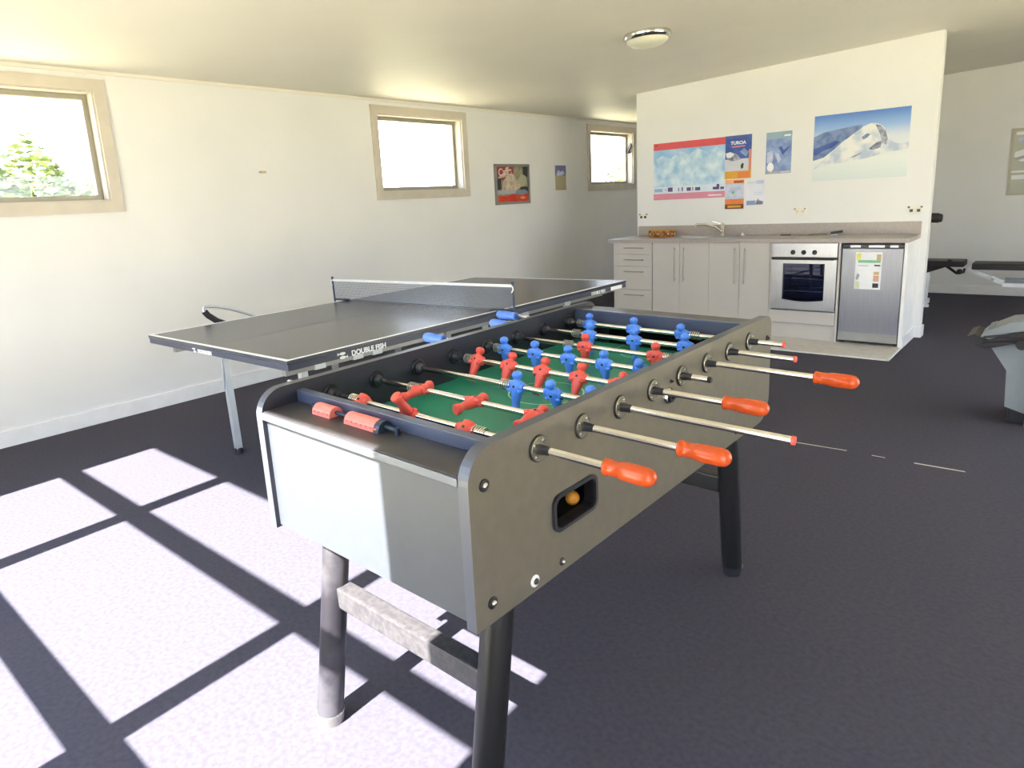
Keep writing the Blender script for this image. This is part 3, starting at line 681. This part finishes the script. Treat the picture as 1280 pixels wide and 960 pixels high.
P_skin=mat('ink_cream',rgb(206,192,172),0.5,col2=rgb(170,150,130),scale=14,detail=4); P_olive=mat('ink_olive',rgb(126,118,84),0.5,col2=rgb(160,156,134),scale=16,detail=4); P_maroon=cm('maroon',150,60,60); P_orr=mat('ink_orange_red',rgb(206,74,36),0.5,col2=rgb(186,46,24),scale=10)
def zgrad(name,z0,z1,stops):
    m=mat(name,stops[0][1],0.5); nt=m.node_tree; b=nt.nodes['Principled BSDF']
    tc=nt.nodes.new('ShaderNodeTexCoord'); sp=nt.nodes.new('ShaderNodeSeparateXYZ'); mr=nt.nodes.new('ShaderNodeMapRange'); r=nt.nodes.new('ShaderNodeValToRGB')
    mr.inputs['From Min'].default_value=z0; mr.inputs['From Max'].default_value=z1
    nt.links.new(tc.outputs['Object'],sp.inputs[0]); nt.links.new(sp.outputs['Z'],mr.inputs['Value']); nt.links.new(mr.outputs['Result'],r.inputs['Fac'])
    while len(r.color_ramp.elements)<len(stops): r.color_ramp.elements.new(0.5)
    for e,(p,c) in zip(r.color_ramp.elements,stops): e.position=p
    for e,(p,c) in zip(r.color_ramp.elements,stops): e.color=c
    nt.links.new(r.outputs['Color'],b.inputs['Base Color']); return m
P_print=zgrad('ink_mountain_print',1.413,1.996,[(0,rgb(206,218,218)),(0.3,rgb(222,226,224)),(0.62,rgb(206,214,224)),(0.78,rgb(142,176,222)),(1.0,rgb(78,124,202))])
fl=lambda x,y,t:(3.708+0.200*x,KF-0.0005-t,0.489+0.314*y)
b=MB(); flat_art(b,fl,[(rect(0,0,1,1),P_white),(rect(0.03,0.80,0.20,0.97),P_yel),(rect(0.80,0.78,0.97,0.95),P_tan),(rect(0.1,0.72,0.95,0.79),P_grn),(rect(0.12,0.63,0.5,0.65),P_grey),(rect(0.72,0.63,0.95,0.67),P_blk),(rect(0.72,0.40,0.92,0.48),P_tan),(rect(0.72,0.22,0.92,0.38),cm('peach',222,168,140)),(rect(0.70,0.05,0.92,0.17),P_blk),([(0.03,0.28),(0.12,0.25),(0.2,0.38),(0.10,0.44)],P_grey),(rect(0.03,0.03,0.2,0.2),cm('pale_green',216,222,190))])
b.build('energy_label',d)
# right end return panel with skirting
r=one(lambda b:b.box((4.066,KF-0.002,0.0),(4.0905,PY-0.0005,KZ-0.0008),M_trimw),'bench_end_panel'); tag(r,'white side panel closing the right end of the kitchen bench, beside the fridge','panel')
s=MB(); s.box((4.091,KF-0.002,0.0),(4.103,PY-0.016,0.09),M_trimw,0.003); s.build('skirting',r)
# worktop, splashback
wt=one(lambda b:(b.plate(rect(1.27,KF-0.012,4.0915,PY-0.001),[rrect(1.90,6.47,2.60,6.80,0.04,3)],KZ,BT,lambda x,y,t:(x,y,t),M_bench)),'kitchen_worktop'); tag(wt,'long grey-brown laminate kitchen worktop along the white partition','worktop')
sb=one(lambda b:b.box((1.35,PY-0.012,BT+0.0005),(4.0905,PY-0.0005,1.027),M_bench,0.001),'splashback'); tag(sb,'low grey-brown laminate upstand behind the worktop','splashback')
# sink
sk=root('kitchen_sink',(2.25,6.62,BT),'shallow stainless sink set flush in the left half of the worktop','sink')
b=MB(); b.plate(rrect(1.885,6.455,2.615,6.815,0.045,4),[rrect(1.93,6.49,2.27,6.78,0.05,4)],BT+0.0005,BT+0.004,lambda x,y,t:(x,y,t),M_ss); kid(b,'rim',sk)
b=MB(); o_=rrect(1.93,6.49,2.27,6.78,0.05,4); n_=len(o_); i_=[(2.10+(x-2.10)*0.88,6.635+(y-6.635)*0.86) for x,y in o_]
b.add([(x,y,BT+0.001) for x,y in o_]+[(x,y,BT-0.13) for x,y in i_],[(k,(k+1)%n_,(k+1)%n_+n_,k+n_) for k in range(n_)]+[tuple(range(n_,2*n_))],M_ss,True); kid(b,'bowl',sk)
b=MB(); b.lathe((2.1,6.635,BT-0.1295),(0,0,1),[(0,.035),(.003,.033)],M_chrome,18); kid(b,'drain',sk)
tp=root('mixer_tap',(2.35,6.80,BT),'chrome mixer tap with raised spout at the back of the sink','tap')
b=MB(); b.lathe((2.345,6.845,BT+0.0045),(0,0,1),[(0,.028),(.006,.028),(.010,.021),(.10,.021),(.106,.018)],M_chrome,20); kid(b,'body',tp)
b=MB(); b.tube([(2.34,6.825,BT+0.045),(2.29,6.79,BT+0.095),(2.20,6.73,BT+0.125),(2.13,6.685,BT+0.128),(2.125,6.68,BT+0.105)],0.011,M_chrome,12); kid(b,'spout',tp)
b=MB(); b.lathe((2.345,6.835,BT+0.107),(0,0,1),[(0,.019),(.018,.016),(.024,.009)],M_chrome,16); b.sqtube((2.345,6.83,BT+0.122),(2.255,6.80,BT+0.150),0.014,0.006,M_chrome); kid(b,'lever',tp)
b=MB(); b.lathe((2.545,6.86,BT+0.0005),(0,0,1),[(0,.020),(.008,.020),(.012,.012),(.022,.010),(.026,.005)],M_white,16); tag(b.build('sink_plug'),'small white plug standing on the worktop right of the tap','plug')
# basket
bk=root('woven_basket',(1.71,6.72,BT),'oval red-brown and gold patterned woven basket on the left end of the worktop','basket')
M_wick=mat('woven_red_brown',rgb(120,58,30),0.6,col2=rgb(176,120,52),scale=34,detail=2,contrast=(.42,.6)); M_gold2=mat('gold_rim',rgb(190,150,76),0.45)
def oval(w,d,z,n=32): return [(1.715+w*math.cos(2*PI*k/n),6.74+d*math.sin(2*PI*k/n),z) for k in range(n)]
def ovring(b,w1,d1,w2,d2,z0,z1,m):
    n=32; A=oval(w1,d1,z0);B=oval(w1+0.004,d1+0.004,z1);C=oval(w2+0.004,d2+0.004,z1);D=oval(w2,d2,z0); vs=A+B+C+D
    fs=[]
    for k in range(n):
        j=(k+1)%n
        fs+=[(k,j,j+n,k+n),(k+n,j+n,j+2*n,k+2*n),(k+2*n,j+2*n,j+3*n,k+3*n)]
    b.add(vs,fs,m,False)
b=MB(); ovring(b,0.145,0.08,0.135,0.07,BT+0.001,BT+0.066,M_wick); b.add(oval(0.14,0.075,BT+0.004),[tuple(range(32))],M_wick); kid(b,'body',bk)
b=MB(); ovring(b,0.150,0.085,0.136,0.071,BT+0.066,BT+0.076,M_gold2); kid(b,'rim',bk)
b=MB()
for k in range(0,32,2):
    a=2*PI*k/32; b.ball((1.715+0.149*math.cos(a),6.74+0.084*math.sin(a),BT+0.034),0.010,M_gold2 if k%4 else mat('cream_bead',rgb(226,200,160),0.5),8)
kid(b,'beads',bk)
# utensils
u1=root('kitchen_knife',(3.02,6.80,BT),'kitchen knife with a brown handle lying on the worktop above the oven','knife')
b=MB(); b.box((2.945,6.778,BT+0.001),(3.04,6.800,BT+0.014),mat('wood_handle',rgb(112,84,66),0.6),0.004); kid(b,'handle',u1)
b=MB(); b.plate([(3.04,6.777),(3.17,6.780),(3.18,6.79),(3.15,6.801),(3.04,6.801)],[],BT+0.005,BT+0.008,lambda x,y,t:(x,y,t),mat('dull_blade',rgb(120,120,108),0.4,0.6)); kid(b,'blade',u1)
u2=root('serving_spatula',(3.30,6.80,BT),'olive grey spatula lying on the worktop between the knife and the black brush','spatula')
b=MB(); b.tube([(3.20,6.775,BT+0.008),(3.36,6.80,BT+0.012)],0.007,mat('olive_handle',rgb(128,124,104),0.5),8); kid(b,'handle',u2)
b=MB(); b.box((3.12,6.755,BT+0.002),(3.205,6.80,BT+0.008),mat('olive_blade',rgb(136,130,112),0.5),0.002); kid(b,'blade',u2)
u3=root('dish_brush',(3.43,6.80,BT),'short black-headed dish brush with a white foot on the worktop above the fridge','brush')
b=MB(); b.sqtube((3.395,6.78,BT+0.022),(3.49,6.80,BT+0.036),0.05,0.022,M_black); kid(b,'head',u3)
b=MB(); b.box((3.40,6.765,BT+0.001),(3.45,6.80,BT+0.013),M_white,0.003); kid(b,'bristles',u3)
# sockets
def socket(x,z,w,h,lab,dark):
    r=root('wall_socket',(x,PY,z),lab,'socket','sockets above the bench')
    b=MB(); b.box((x-w/2,PY-0.010,z-h/2),(x+w/2,PY-0.0005,z+h/2),mat('cream_plate',rgb(232,228,214),0.4),0.002); kid(b,'plate',r)
    for s in (-1,1):
        b=MB(); cx=x+s*w*0.23
        for a in (-1,1): b.sqtube((cx+a*0.006,PY-0.0115,z-0.004),(cx+a*0.010,PY-0.0115,z+0.008),0.0025,0.003,M_black,up=(0,1,0))
        b.box((cx-0.0012,PY-0.0125,z-0.017),(cx+0.0012,PY-0.0095,z-0.008),M_black); kid(b,'pin_slots',r)
        b=MB(); b.box((x+s*w*0.40-0.008,PY-0.014,z+h*0.22),(x+s*w*0.40+0.008,PY-0.0095,z+h*0.40),M_screen if dark else M_grey,0.001); kid(b,'switch',r)
        if dark:
            b=MB(); b.box((cx-0.012,PY-0.018,z-0.020),(cx+0.012,PY-0.0095,z+0.004),M_screen,0.003); kid(b,'plug_cover',r)
socket(1.410,1.134,0.105,0.072,'double socket with dark plugs at the left end above the basket',True)
socket(3.078,1.142,0.115,0.070,'plain cream double socket in the middle of the wall above the oven',False)
socket(4.032,1.127,0.120,0.072,'double socket with dark plugs at the right end above the fridge',True)

# ------------------------------------------------------------------ posters
def poster(name,label,fn,w,h,layers,extra=None,thick=0.0015,group='posters on the partition'):
    b=MB(); vs=[fn(x,y,t) for t in (0.0004,thick) for x,y in rect(0,0,1,1)]
    b.add(vs,[(0,1,2,3),(4,5,6,7),(0,1,5,4),(1,2,6,5),(2,3,7,6),(3,0,4,7)],P_white)
    flat_art(b,fn,layers,thick+0.0003)
    o=b.build(name); tag(o,label,'poster',group); return o
def pfn(x0,x1,zb,zt,zb2=None,zt2=None,d=0.0):
    return lambda x,y,t:(x0+(x1-x0)*x,PY-d-t,zb+(zt-zb)*y)
def blob(cx,cy,rx,ry,n=10,j=0.25,a0=0):
    rr=random.Random(int(cx*1000+cy*77)); return [(cx+rx*(1+j*(rr.random()-.5))*math.cos(2*PI*k/n+a0),cy+ry*(1+j*(rr.random()-.5))*math.sin(2*PI*k/n+a0)) for k in range(n)]
poster('poster','wide ski trail map poster with a red band on top and a pink band below',pfn(1.535,2.336,1.305,1.900),0.8,0.6,[
 (rect(0,0,1,1),P_snow2),(rect(0,0.62,1,0.90),P_sky2),([(0,0.70),(0.12,0.78),(0.25,0.72),(0.38,0.84),(0.5,0.76),(0.62,0.86),(0.75,0.78),(0.88,0.85),(1,0.74),(1,0.2),(0,0.2)],P_snow2),
 
 (rect(0,0.10,1,0.23),cm('pale_blue',214,226,240)),(rect(0.01,0.14,0.13,0.20),cm('map_blue',140,180,220)),(rect(0,0.88,1,1),cm('coral_red',216,82,88)),(rect(0,0,1,0.11),P_pink),(rect(0.02,0.955,0.06,0.97),P_blk),
 (rect(0.17,0.17,0.19,0.18),P_blk)]+[(rect(x,0.14,x+w_,0.14+h_),cm('map_purple',92,74,124)) for x,w_,h_ in ((0.21,.07,.075),(0.36,.012,.06),(0.41,.018,.07),(0.48,.06,.06),(0.56,.012,.06),(0.60,.07,.055),(0.84,.05,.045),(0.89,.035,.09),(0.94,.05,.04))]
 +[(rect(0.78,0.035,0.96,0.055),P_white)])
o1=poster('poster','narrow ski poster with dark blue sky above an orange band, touching the trail map',pfn(2.332,2.598,1.482,1.902,d=0.002),0.27,0.42,[
 (rect(0,0,1,1),P_grey),(rect(0,0.44,1,1),P_navy),(rect(0,0.17,1,0.46),cm('mist',196,198,208,col2=rgb(210,210,218),scale=10)),([(0.02,0.60),(0.2,0.63),(0.42,0.58),(0.55,0.50),(0.6,0.44),(0.3,0.41),(0.1,0.46)],P_rock),([(0.55,0.62),(0.72,0.70),(0.9,0.6),(0.8,0.5)],P_slate),
 ([(0.02,0.60),(0.2,0.63),(0.36,0.57),(0.22,0.50),(0.06,0.50)],P_snow),(rect(0.90,0.17,1.0,0.66),cm('salmon',216,140,120)),([(0.62,0.22),(0.70,0.24),(0.72,0.34),(0.66,0.36),(0.60,0.30)],P_blk),(rect(0,0,1,0.18),P_gold),(rect(0.5,0.01,0.95,0.15),P_org)])
lettering('TUROA',0.045,(2.388,PY-0.0085,1.815),(1,0,0),(0,0,1),P_white,o1,bold=0.001)
b=MB(); b.add([(2.40,PY-0.0085,1.788),(2.535,PY-0.0085,1.790),(2.535,PY-0.0085,1.800),(2.40,PY-0.0085,1.798)],[(0,1,2,3)],P_pink); b.build('underline',o1)
poster('poster','blue and white mountain poster with a pale grey header, middle of the wall',pfn(2.737,2.977,1.506,1.896),0.24,0.39,[
 (rect(0,0,1,1),P_slate),(rect(0,0.83,1,1),P_teal),(rect(0.70,0.88,0.95,0.92),P_white),([(0,0.45),(0.25,0.62),(0.5,0.55),(0.62,0.5),(0.85,0.62),(1,0.66),(1,0.08),(0,0.08)],P_slate),([(0.5,0.62),(0.60,0.66),(0.70,0.55),(0.95,0.66),(0.82,0.54),(0.66,0.44)],P_navy),
 ([(0.05,0.52),(0.25,0.56),(0.3,0.36),(0.2,0.2),(0.05,0.28)],P_lil),([(0.35,0.5),(0.5,0.48),(0.62,0.34),(0.5,0.25)],P_lil),(blob(0.2,0.17,0.14,0.11),P_white),(rect(0,0.0,1,0.06),P_grey),([(0,0.01),(0.15,0.02),(0.15,0.055),(0,0.05)],P_rock),(rect(0.62,0.015,0.95,0.05),P_lil)])
poster('poster','small poster with orange bands at top and bottom, directly below the orange and blue one',pfn(2.338,2.532,1.184,1.475),0.19,0.29,[
 (rect(0,0,1,1),P_lil),(rect(0,0.86,1,1),cm('peach2',240,176,120)),(rect(0.45,0.88,0.97,0.96),cm('rust',176,84,30)),(blob(0.42,0.56,0.08,0.06),P_grn),(rect(0,0.13,1,0.34),cm('burnt',222,126,66)),(rect(0,0,1,0.16),cm('brown_band',120,72,30)),(rect(0.15,0.045,0.85,0.115),P_gold)])
poster('poster','small pale poster with a blue strip at its foot, right of the orange-banded one',pfn(2.556,2.741,1.209,1.462),0.19,0.25,[
 (rect(0,0,1,1),cm('ice',226,228,240)),(rect(0.5,0.84,0.92,0.97),P_lil),(rect(0.05,0.86,0.45,0.93),cm('ice2',206,216,214)),(rect(0.4,0.5,0.9,0.52),P_lil),(rect(0.4,0.42,0.9,0.44),P_lil),(rect(0.02,0.03,0.5,0.20),cm('steel_blue',140,158,200)),([(0.5,0.04),(0.9,0.04),(0.92,0.16),(0.7,0.20),(0.66,0.28),(0.55,0.2)],P_rock)])
poster('poster','large landscape poster of a snowy mountain peak under blue sky',pfn(3.172,3.946,1.413,1.996),0.77,0.58,[
 (rect(0,0,1,1),P_print),([(0,0.68),(0.10,0.74),(0.2,0.76),(0.32,0.78),(0.44,0.80),(0.52,0.80),(0.5,0.70),(0.34,0.60),(0.22,0.46),(0.12,0.36),(0,0.32)],P_ridge),
 ([(0.03,0.40),(0.10,0.46),(0.2,0.50),(0.3,0.58),(0.24,0.60),(0.1,0.54),(0,0.50),(0,0.42)],P_navy),
 ([(0.06,0.26),(0.14,0.34),(0.22,0.45),(0.30,0.55),(0.38,0.63),(0.46,0.71),(0.54,0.78),(0.60,0.81),(0.66,0.81),(0.71,0.78),(0.75,0.72),(0.78,0.64),(0.82,0.54),(0.88,0.49),(0.94,0.48),(1,0.50),(1,0.3),(0.5,0.2),(0,0.18)],P_snow),
 ([(0.655,0.79),(0.71,0.77),(0.76,0.69),(0.79,0.57),(0.775,0.48),(0.73,0.53),(0.70,0.66)],P_rock),([(0.60,0.44),(0.65,0.415),(0.72,0.45),(0.74,0.55),(0.68,0.53)],P_rock),([(0.52,0.62),(0.57,0.67),(0.61,0.66),(0.58,0.61),(0.54,0.58)],P_ridge),([(0.41,0.32),(0.48,0.35),(0.54,0.39),(0.50,0.38),(0.44,0.35)],P_rock),
 ([(0,0.18),(0.2,0.25),(0.4,0.27),(0.6,0.31),(0.8,0.37),(1,0.40),(1,0),(0,0)],P_print)])
# framed poster and leaflet on the left wall
def lfn(y0,y1,zb,zt,d=0.0): return lambda x,y,t:(d+t,y0+(y1-y0)*x,zb+(zt-zb)*y)
fp=root('framed_poster',(0,6.33,1.34),'silver-framed poster with red lettering and an orange foot on the left wall','picture')
b=MB(); b.plate(rect(6.01,1.343,6.655,1.802),[rect(6.045,1.373,6.62,1.772)],0.0005,0.016,lambda a,z,t:(t,a,z),M_handle); kid(b,'frame',fp)
b=MB(); f_=lfn(6.045,6.62,1.373,1.772,0.004)
b.add([f_(x,y,0.001) for x,y in rect(0,0,1,1)],[(0,1,2,3)],P_olive)
flat_art(b,f_,[(rect(0,0.62,0.55,1),P_maroon),(rect(0.85,0.7,1,1),P_blk),(rect(0,0.35,0.14,0.68),P_blk),([(0.05,0.66),(0.3,0.72),(0.3,0.78),(0.06,0.72)],P_skin),([(0.15,0.30),(0.2,0.58),(0.36,0.80),(0.52,0.80),(0.62,0.62),(0.78,0.50),(0.82,0.42),(0.62,0.34),(0.5,0.30)],P_skin),([(0.62,0.55),(0.8,0.8),(0.95,0.72),(0.98,0.5),(0.85,0.42)],cm('sage',170,166,144)),(rect(0.75,0.28,1,0.42),P_blk),(rect(0,0.22,0.6,0.33),P_grey),([(0.55,0.2),(0.62,0.32),(0.9,0.34),(1,0.26),(1,0.18)],cm('steel2',130,148,160)),([(0,0),(1,0),(1,0.24),(0.8,0.18),(0.5,0.22),(0.3,0.16),(0,0.2)],P_orr),([(0.36,0.02),(0.44,0.22),(0.54,0.16),(0.5,0.02)],P_red),(blob(0.82,0.10,0.09,0.04),cm('coral',236,140,110))],0.0014)
kid(b,'print',fp)
lt=lettering('Caffe',0.115,(0.0105,6.08,1.665),(0,1,0.12),(0,-0.12,1),cm('cream_text',224,204,190),None,bold=0.003,name='red_heading'); lt.parent=fp; lt.matrix_parent_inverse=fp.matrix_basis.inverted()
lf=poster('leaflet','small leaflet with blue top and beige lower half, between framed poster and far window',lfn(7.20,7.44,1.483,1.79),0.24,0.3,[(rect(0,0,1,1),cm('beige',176,166,136)),(rect(0,0.60,1,1),cm('indigo',92,96,150,col2=rgb(120,124,170),scale=12)),([(0.1,0.64),(0.3,0.82),(0.5,0.74),(0.7,0.80),(0.9,0.66),(0.6,0.60),(0.2,0.58)],P_lil)],group=None)
hk=one(lambda b:(b.box((0.0005,3.075,1.712),(0.012,3.125,1.732),mat('tan_tape',rgb(188,176,150),0.6),0.002),b.box((0.0005,3.062,1.717),(0.004,3.075,1.728),mat('tan_tape',rgb(188,176,150),0.6))),'wall_bracket'); tag(hk,'tiny tan fixing left alone high on the bare left wall','bracket')
# gym wall board
bd=root('wall_chart',(4.9,YB,1.14),'pale framed exercise chart on the far gym wall, cut by the right edge','chart')
b=MB(); b.plate(rect(4.45,1.145,5.15,1.875),[rect(4.475,1.17,5.125,1.85)],0.0005,0.015,lambda a,z,t:(a,YB-t,z),mat('pale_frame',rgb(186,182,166),0.5)); kid(b,'frame',bd)
b=MB(); f_=lambda x,y,t:(4.475+0.65*x,YB-0.003-t,1.17+0.68*y)
b.add([f_(x,y,0.001) for x,y in rect(0,0,1,1)],[(0,1,2,3)],cm('chart_bg',190,192,180))
flat_art(b,f_,[(rect(0.02,0.93,0.9,0.98),P_white),(rect(0.06,0.80,0.5,0.88),P_lil),(blob(0.2,0.60,0.2,0.10),P_white),([(0,0.56),(0.15,0.60),(0.2,0.57),(0.08,0.53)],P_grey),(rect(0,0.33,0.9,0.36),P_white),(rect(0.01,0.22,0.3,0.29),P_white),(rect(0.4,0.1,0.9,0.25),P_grn)],0.0014)
kid(b,'print',bd)

# ------------------------------------------------------------------ ceiling light
cl=root('ceiling_light',(2.655,4.67,ceil_z(2.655)),'round frosted ceiling light with a chrome rim','ceiling light',rot=(0,-math.atan(SL),0))
b=MB(); b.lathe((0,0,0),(0,0,-1),[(0.0006,.165),(.02,.168),(.035,.160),(.045,.150)],M_chrome,40); b.build('rim',cl)
b=MB(); b.lathe((0,0,-0.040),(0,0,-1),[(0,.148),(.015,.142),(.032,.12),(.045,.085),(.052,.04),(.054,.008)],mat('frosted_glass',rgb(226,226,208),0.3),40); b.build('diffuser',cl)

# ------------------------------------------------------------------ weight bench in the gym beyond
wb=root('weight_bench',(4.2,8.7,0),'white-framed weight bench with black padded boards in the gym beyond the partition','weight bench')
b=MB(); b.box((3.15,8.56,0.452),(4.245,8.84,0.515),M_pad,0.012); b.plate([(3.15,0.452),(4.10,0.452),(3.84,0.350),(3.15,0.33)],[],8.62,8.78,lambda a,z,t:(a,t,z),M_pad); kid(b,'seat_pad',wb)
b=MB(); b.box((4.315,8.56,0.428),(5.45,8.84,0.495),M_pad,0.012); kid(b,'back_pad',wb)
b=MB(); b.sqtube((3.5,8.7,0.33),(3.93,8.7,0.36),0.06,0.05,M_white); b.sqtube((3.90,8.70,0.34),(3.885,8.70,0.05),0.07,0.07,M_white); b.sqtube((3.885,8.45,0.03),(3.885,8.95,0.03),0.06,0.05,M_white); b.cyl((3.93,8.64,0.028),(3.93,8.64,0.0),0.025,M_white,12); kid(b,'front_leg',wb)
b=MB(); b.sqtube((4.27,8.7,0.425),(4.585,8.7,0.285),0.05,0.045,M_white); b.sqtube((4.585,8.7,0.27),(5.4,8.7,0.245),0.10,0.04,M_white); b.sqtube((4.6,8.7,0.315),(5.4,8.7,0.30),0.06,0.04,M_grey); b.sqtube((5.35,8.7,0.25),(5.35,8.7,0.03),0.06,0.06,M_white); b.box((5.2,8.45,0),(5.5,8.95,0.04),M_white); kid(b,'rear_frame',wb)
b=MB(); b.cyl((4.50,8.66,0.32),(4.50,8.62,0.35),0.014,M_white,10); kid(b,'pin',wb)
b=MB(); b.tube([(4.06,8.60,0.478),(4.12,8.57,0.44),(4.19,8.57,0.385),(4.25,8.57,0.40),(4.25,8.60,0.43)],0.014,M_leg,8); b.cyl((4.10,8.57,0.52),(4.14,8.57,0.505),0.018,M_black,10); b.ball((4.215,8.56,0.405),0.03,M_leg,12); kid(b,'lever',wb)
b=MB(); b.sqtube((3.72,8.7,0.5),(3.72,8.7,1.05),0.05,0.05,M_white); b.box((3.69,8.67,0.31),(3.75,8.73,0.50),M_white); kid(b,'upright',wb)
b=MB(); b.lathe((3.70,8.69,0.975),(1,0,-0.05),[(0,.045),(.02,.052),(.26,.052),(.30,.040),(.305,.02)],M_pad,20); kid(b,'roller_pad',wb)
b=MB(); b.sqtube((3.86,8.72,0.5),(3.89,8.72,0.92),0.02,0.02,M_leg,up=(0,1,0)); kid(b,'rod',wb)

# ------------------------------------------------------------------ exercise machine at the right edge
em=root('exercise_machine',(5.15,4.75,0),'grey exercise machine with a hooded front arm, cut off by the right edge','exercise machine')
def ext(b,pts,y0,y1,m,bev=0): b.plate(pts,[],y0,y1,lambda a,z,t:(a,t,z),m)
b=MB(); ext(b,[(4.765,0.490),(4.80,0.530),(4.905,0.590),(4.955,0.598),(5.35,0.575),(5.35,0.53),(4.98,0.55),(4.90,0.530),(4.815,0.487)],4.60,4.86,M_grey); ext(b,[(4.80,0.530),(4.815,0.539),(4.835,0.551),(4.83,0.560),(4.805,0.548)],4.66,4.80,M_grey); kid(b,'hood',em)
b=MB(); ext(b,[(4.712,0.497),(4.745,0.512),(4.775,0.500),(4.815,0.487),(4.90,0.530),(4.98,0.55),(5.35,0.53),(5.35,0.49),(4.98,0.492),(4.86,0.450),(4.80,0.432),(4.755,0.446)],4.59,4.87,M_pad)
for z in (0.455,0.475,0.5): b.tube([(4.79,4.585,z),(4.90,4.585,z+0.022),(5.0,4.585,z+0.026)],0.006,M_screen,8)
b.cyl((4.965,4.56,0.475),(4.965,4.60,0.475),0.028,M_pad,16)
kid(b,'lower_housing',em)
b=MB(); ext(b,[(4.825,0.436),(4.90,0.470),(5.35,0.50),(5.35,0.0),(5.03,0.0),(5.01,0.07),(4.915,0.10),(4.905,0.31)],4.63,4.90,M_grey); kid(b,'body',em)
b=MB(); b.box((5.012,4.60,0.0),(5.40,4.66,0.47),mat('machine_light',rgb(182,190,196),0.4),0.008); kid(b,'side_cover',em)
b=MB(); b.box((4.93,4.66,0.0),(5.5,4.95,0.09),M_screen,0.01); kid(b,'base',em)
b=MB(); b.tube([(4.985,4.74,0.59),(4.99,4.78,0.80),(5.02,4.80,1.0)],0.014,M_grey,10); kid(b,'post',em)

# ------------------------------------------------------------------ lights
w=bpy.data.worlds.new('sky'); SC.world=w; w.use_nodes=True; nt=w.node_tree; nt.nodes.clear()
o_=nt.nodes.new('ShaderNodeOutputWorld'); bg=nt.nodes.new('ShaderNodeBackground')
tc=nt.nodes.new('ShaderNodeTexCoord'); sp=nt.nodes.new('ShaderNodeSeparateXYZ'); rp=nt.nodes.new('ShaderNodeValToRGB')
nt.links.new(tc.outputs['Generated'],sp.inputs[0]); nt.links.new(sp.outputs['Z'],rp.inputs['Fac'])
rp.color_ramp.elements[0].position=0.0; rp.color_ramp.elements[0].color=(0.86,0.92,1.0,1)
rp.color_ramp.elements[1].position=0.8; rp.color_ramp.elements[1].color=(0.50,0.68,1.0,1)
nt.links.new(rp.outputs['Color'],bg.inputs['Color']); bg.inputs['Strength'].default_value=7.5
nt.links.new(bg.outputs[0],o_.inputs[0])
sun=bpy.data.lights.new('sun','SUN'); sun.energy=66.0; sun.angle=math.radians(0.53); sun.color=(1.0,0.96,0.90)
so=bpy.data.objects.new('sun',sun); COL.objects.link(so)
d=Vector((-0.055,1.0,-1.06)).normalized(); so.rotation_euler=d.to_track_quat('-Z','Y').to_euler(); so.location=(3,-8,9)

# ------------------------------------------------------------------ camera
cam=bpy.data.cameras.new('camera'); co=bpy.data.objects.new('camera',cam); COL.objects.link(co)
F=Vector((-0.64421805,0.73367719,-0.21610389)); R=Vector((0.75800433,0.65014003,-0.05241538)); U=Vector((-0.10204182,0.19757461,0.97496243))
mx=Matrix((R,U,-F)).transposed().to_4x4(); mx.translation=Vector((5.14618895,0.0113742,1.39279769)); co.matrix_world=mx
cam.sensor_fit='HORIZONTAL'; cam.sensor_width=36.0; cam.lens=838.491/1280*36.0
cam.shift_x=20.8178/1280; cam.shift_y=-43.2093/1280; cam.clip_start=0.02; cam.clip_end=200
SC.camera=co
SC.view_settings.view_transform='Standard'; SC.view_settings.look='None'; SC.view_settings.gamma=1.0; SC.view_settings.use_curve_mapping=False
SC.view_settings.exposure=-0.05
SC.cycles.max_bounces=12; SC.cycles.diffuse_bounces=8; SC.cycles.transparent_max_bounces=16
SC.cycles.sample_clamp_indirect=12.0
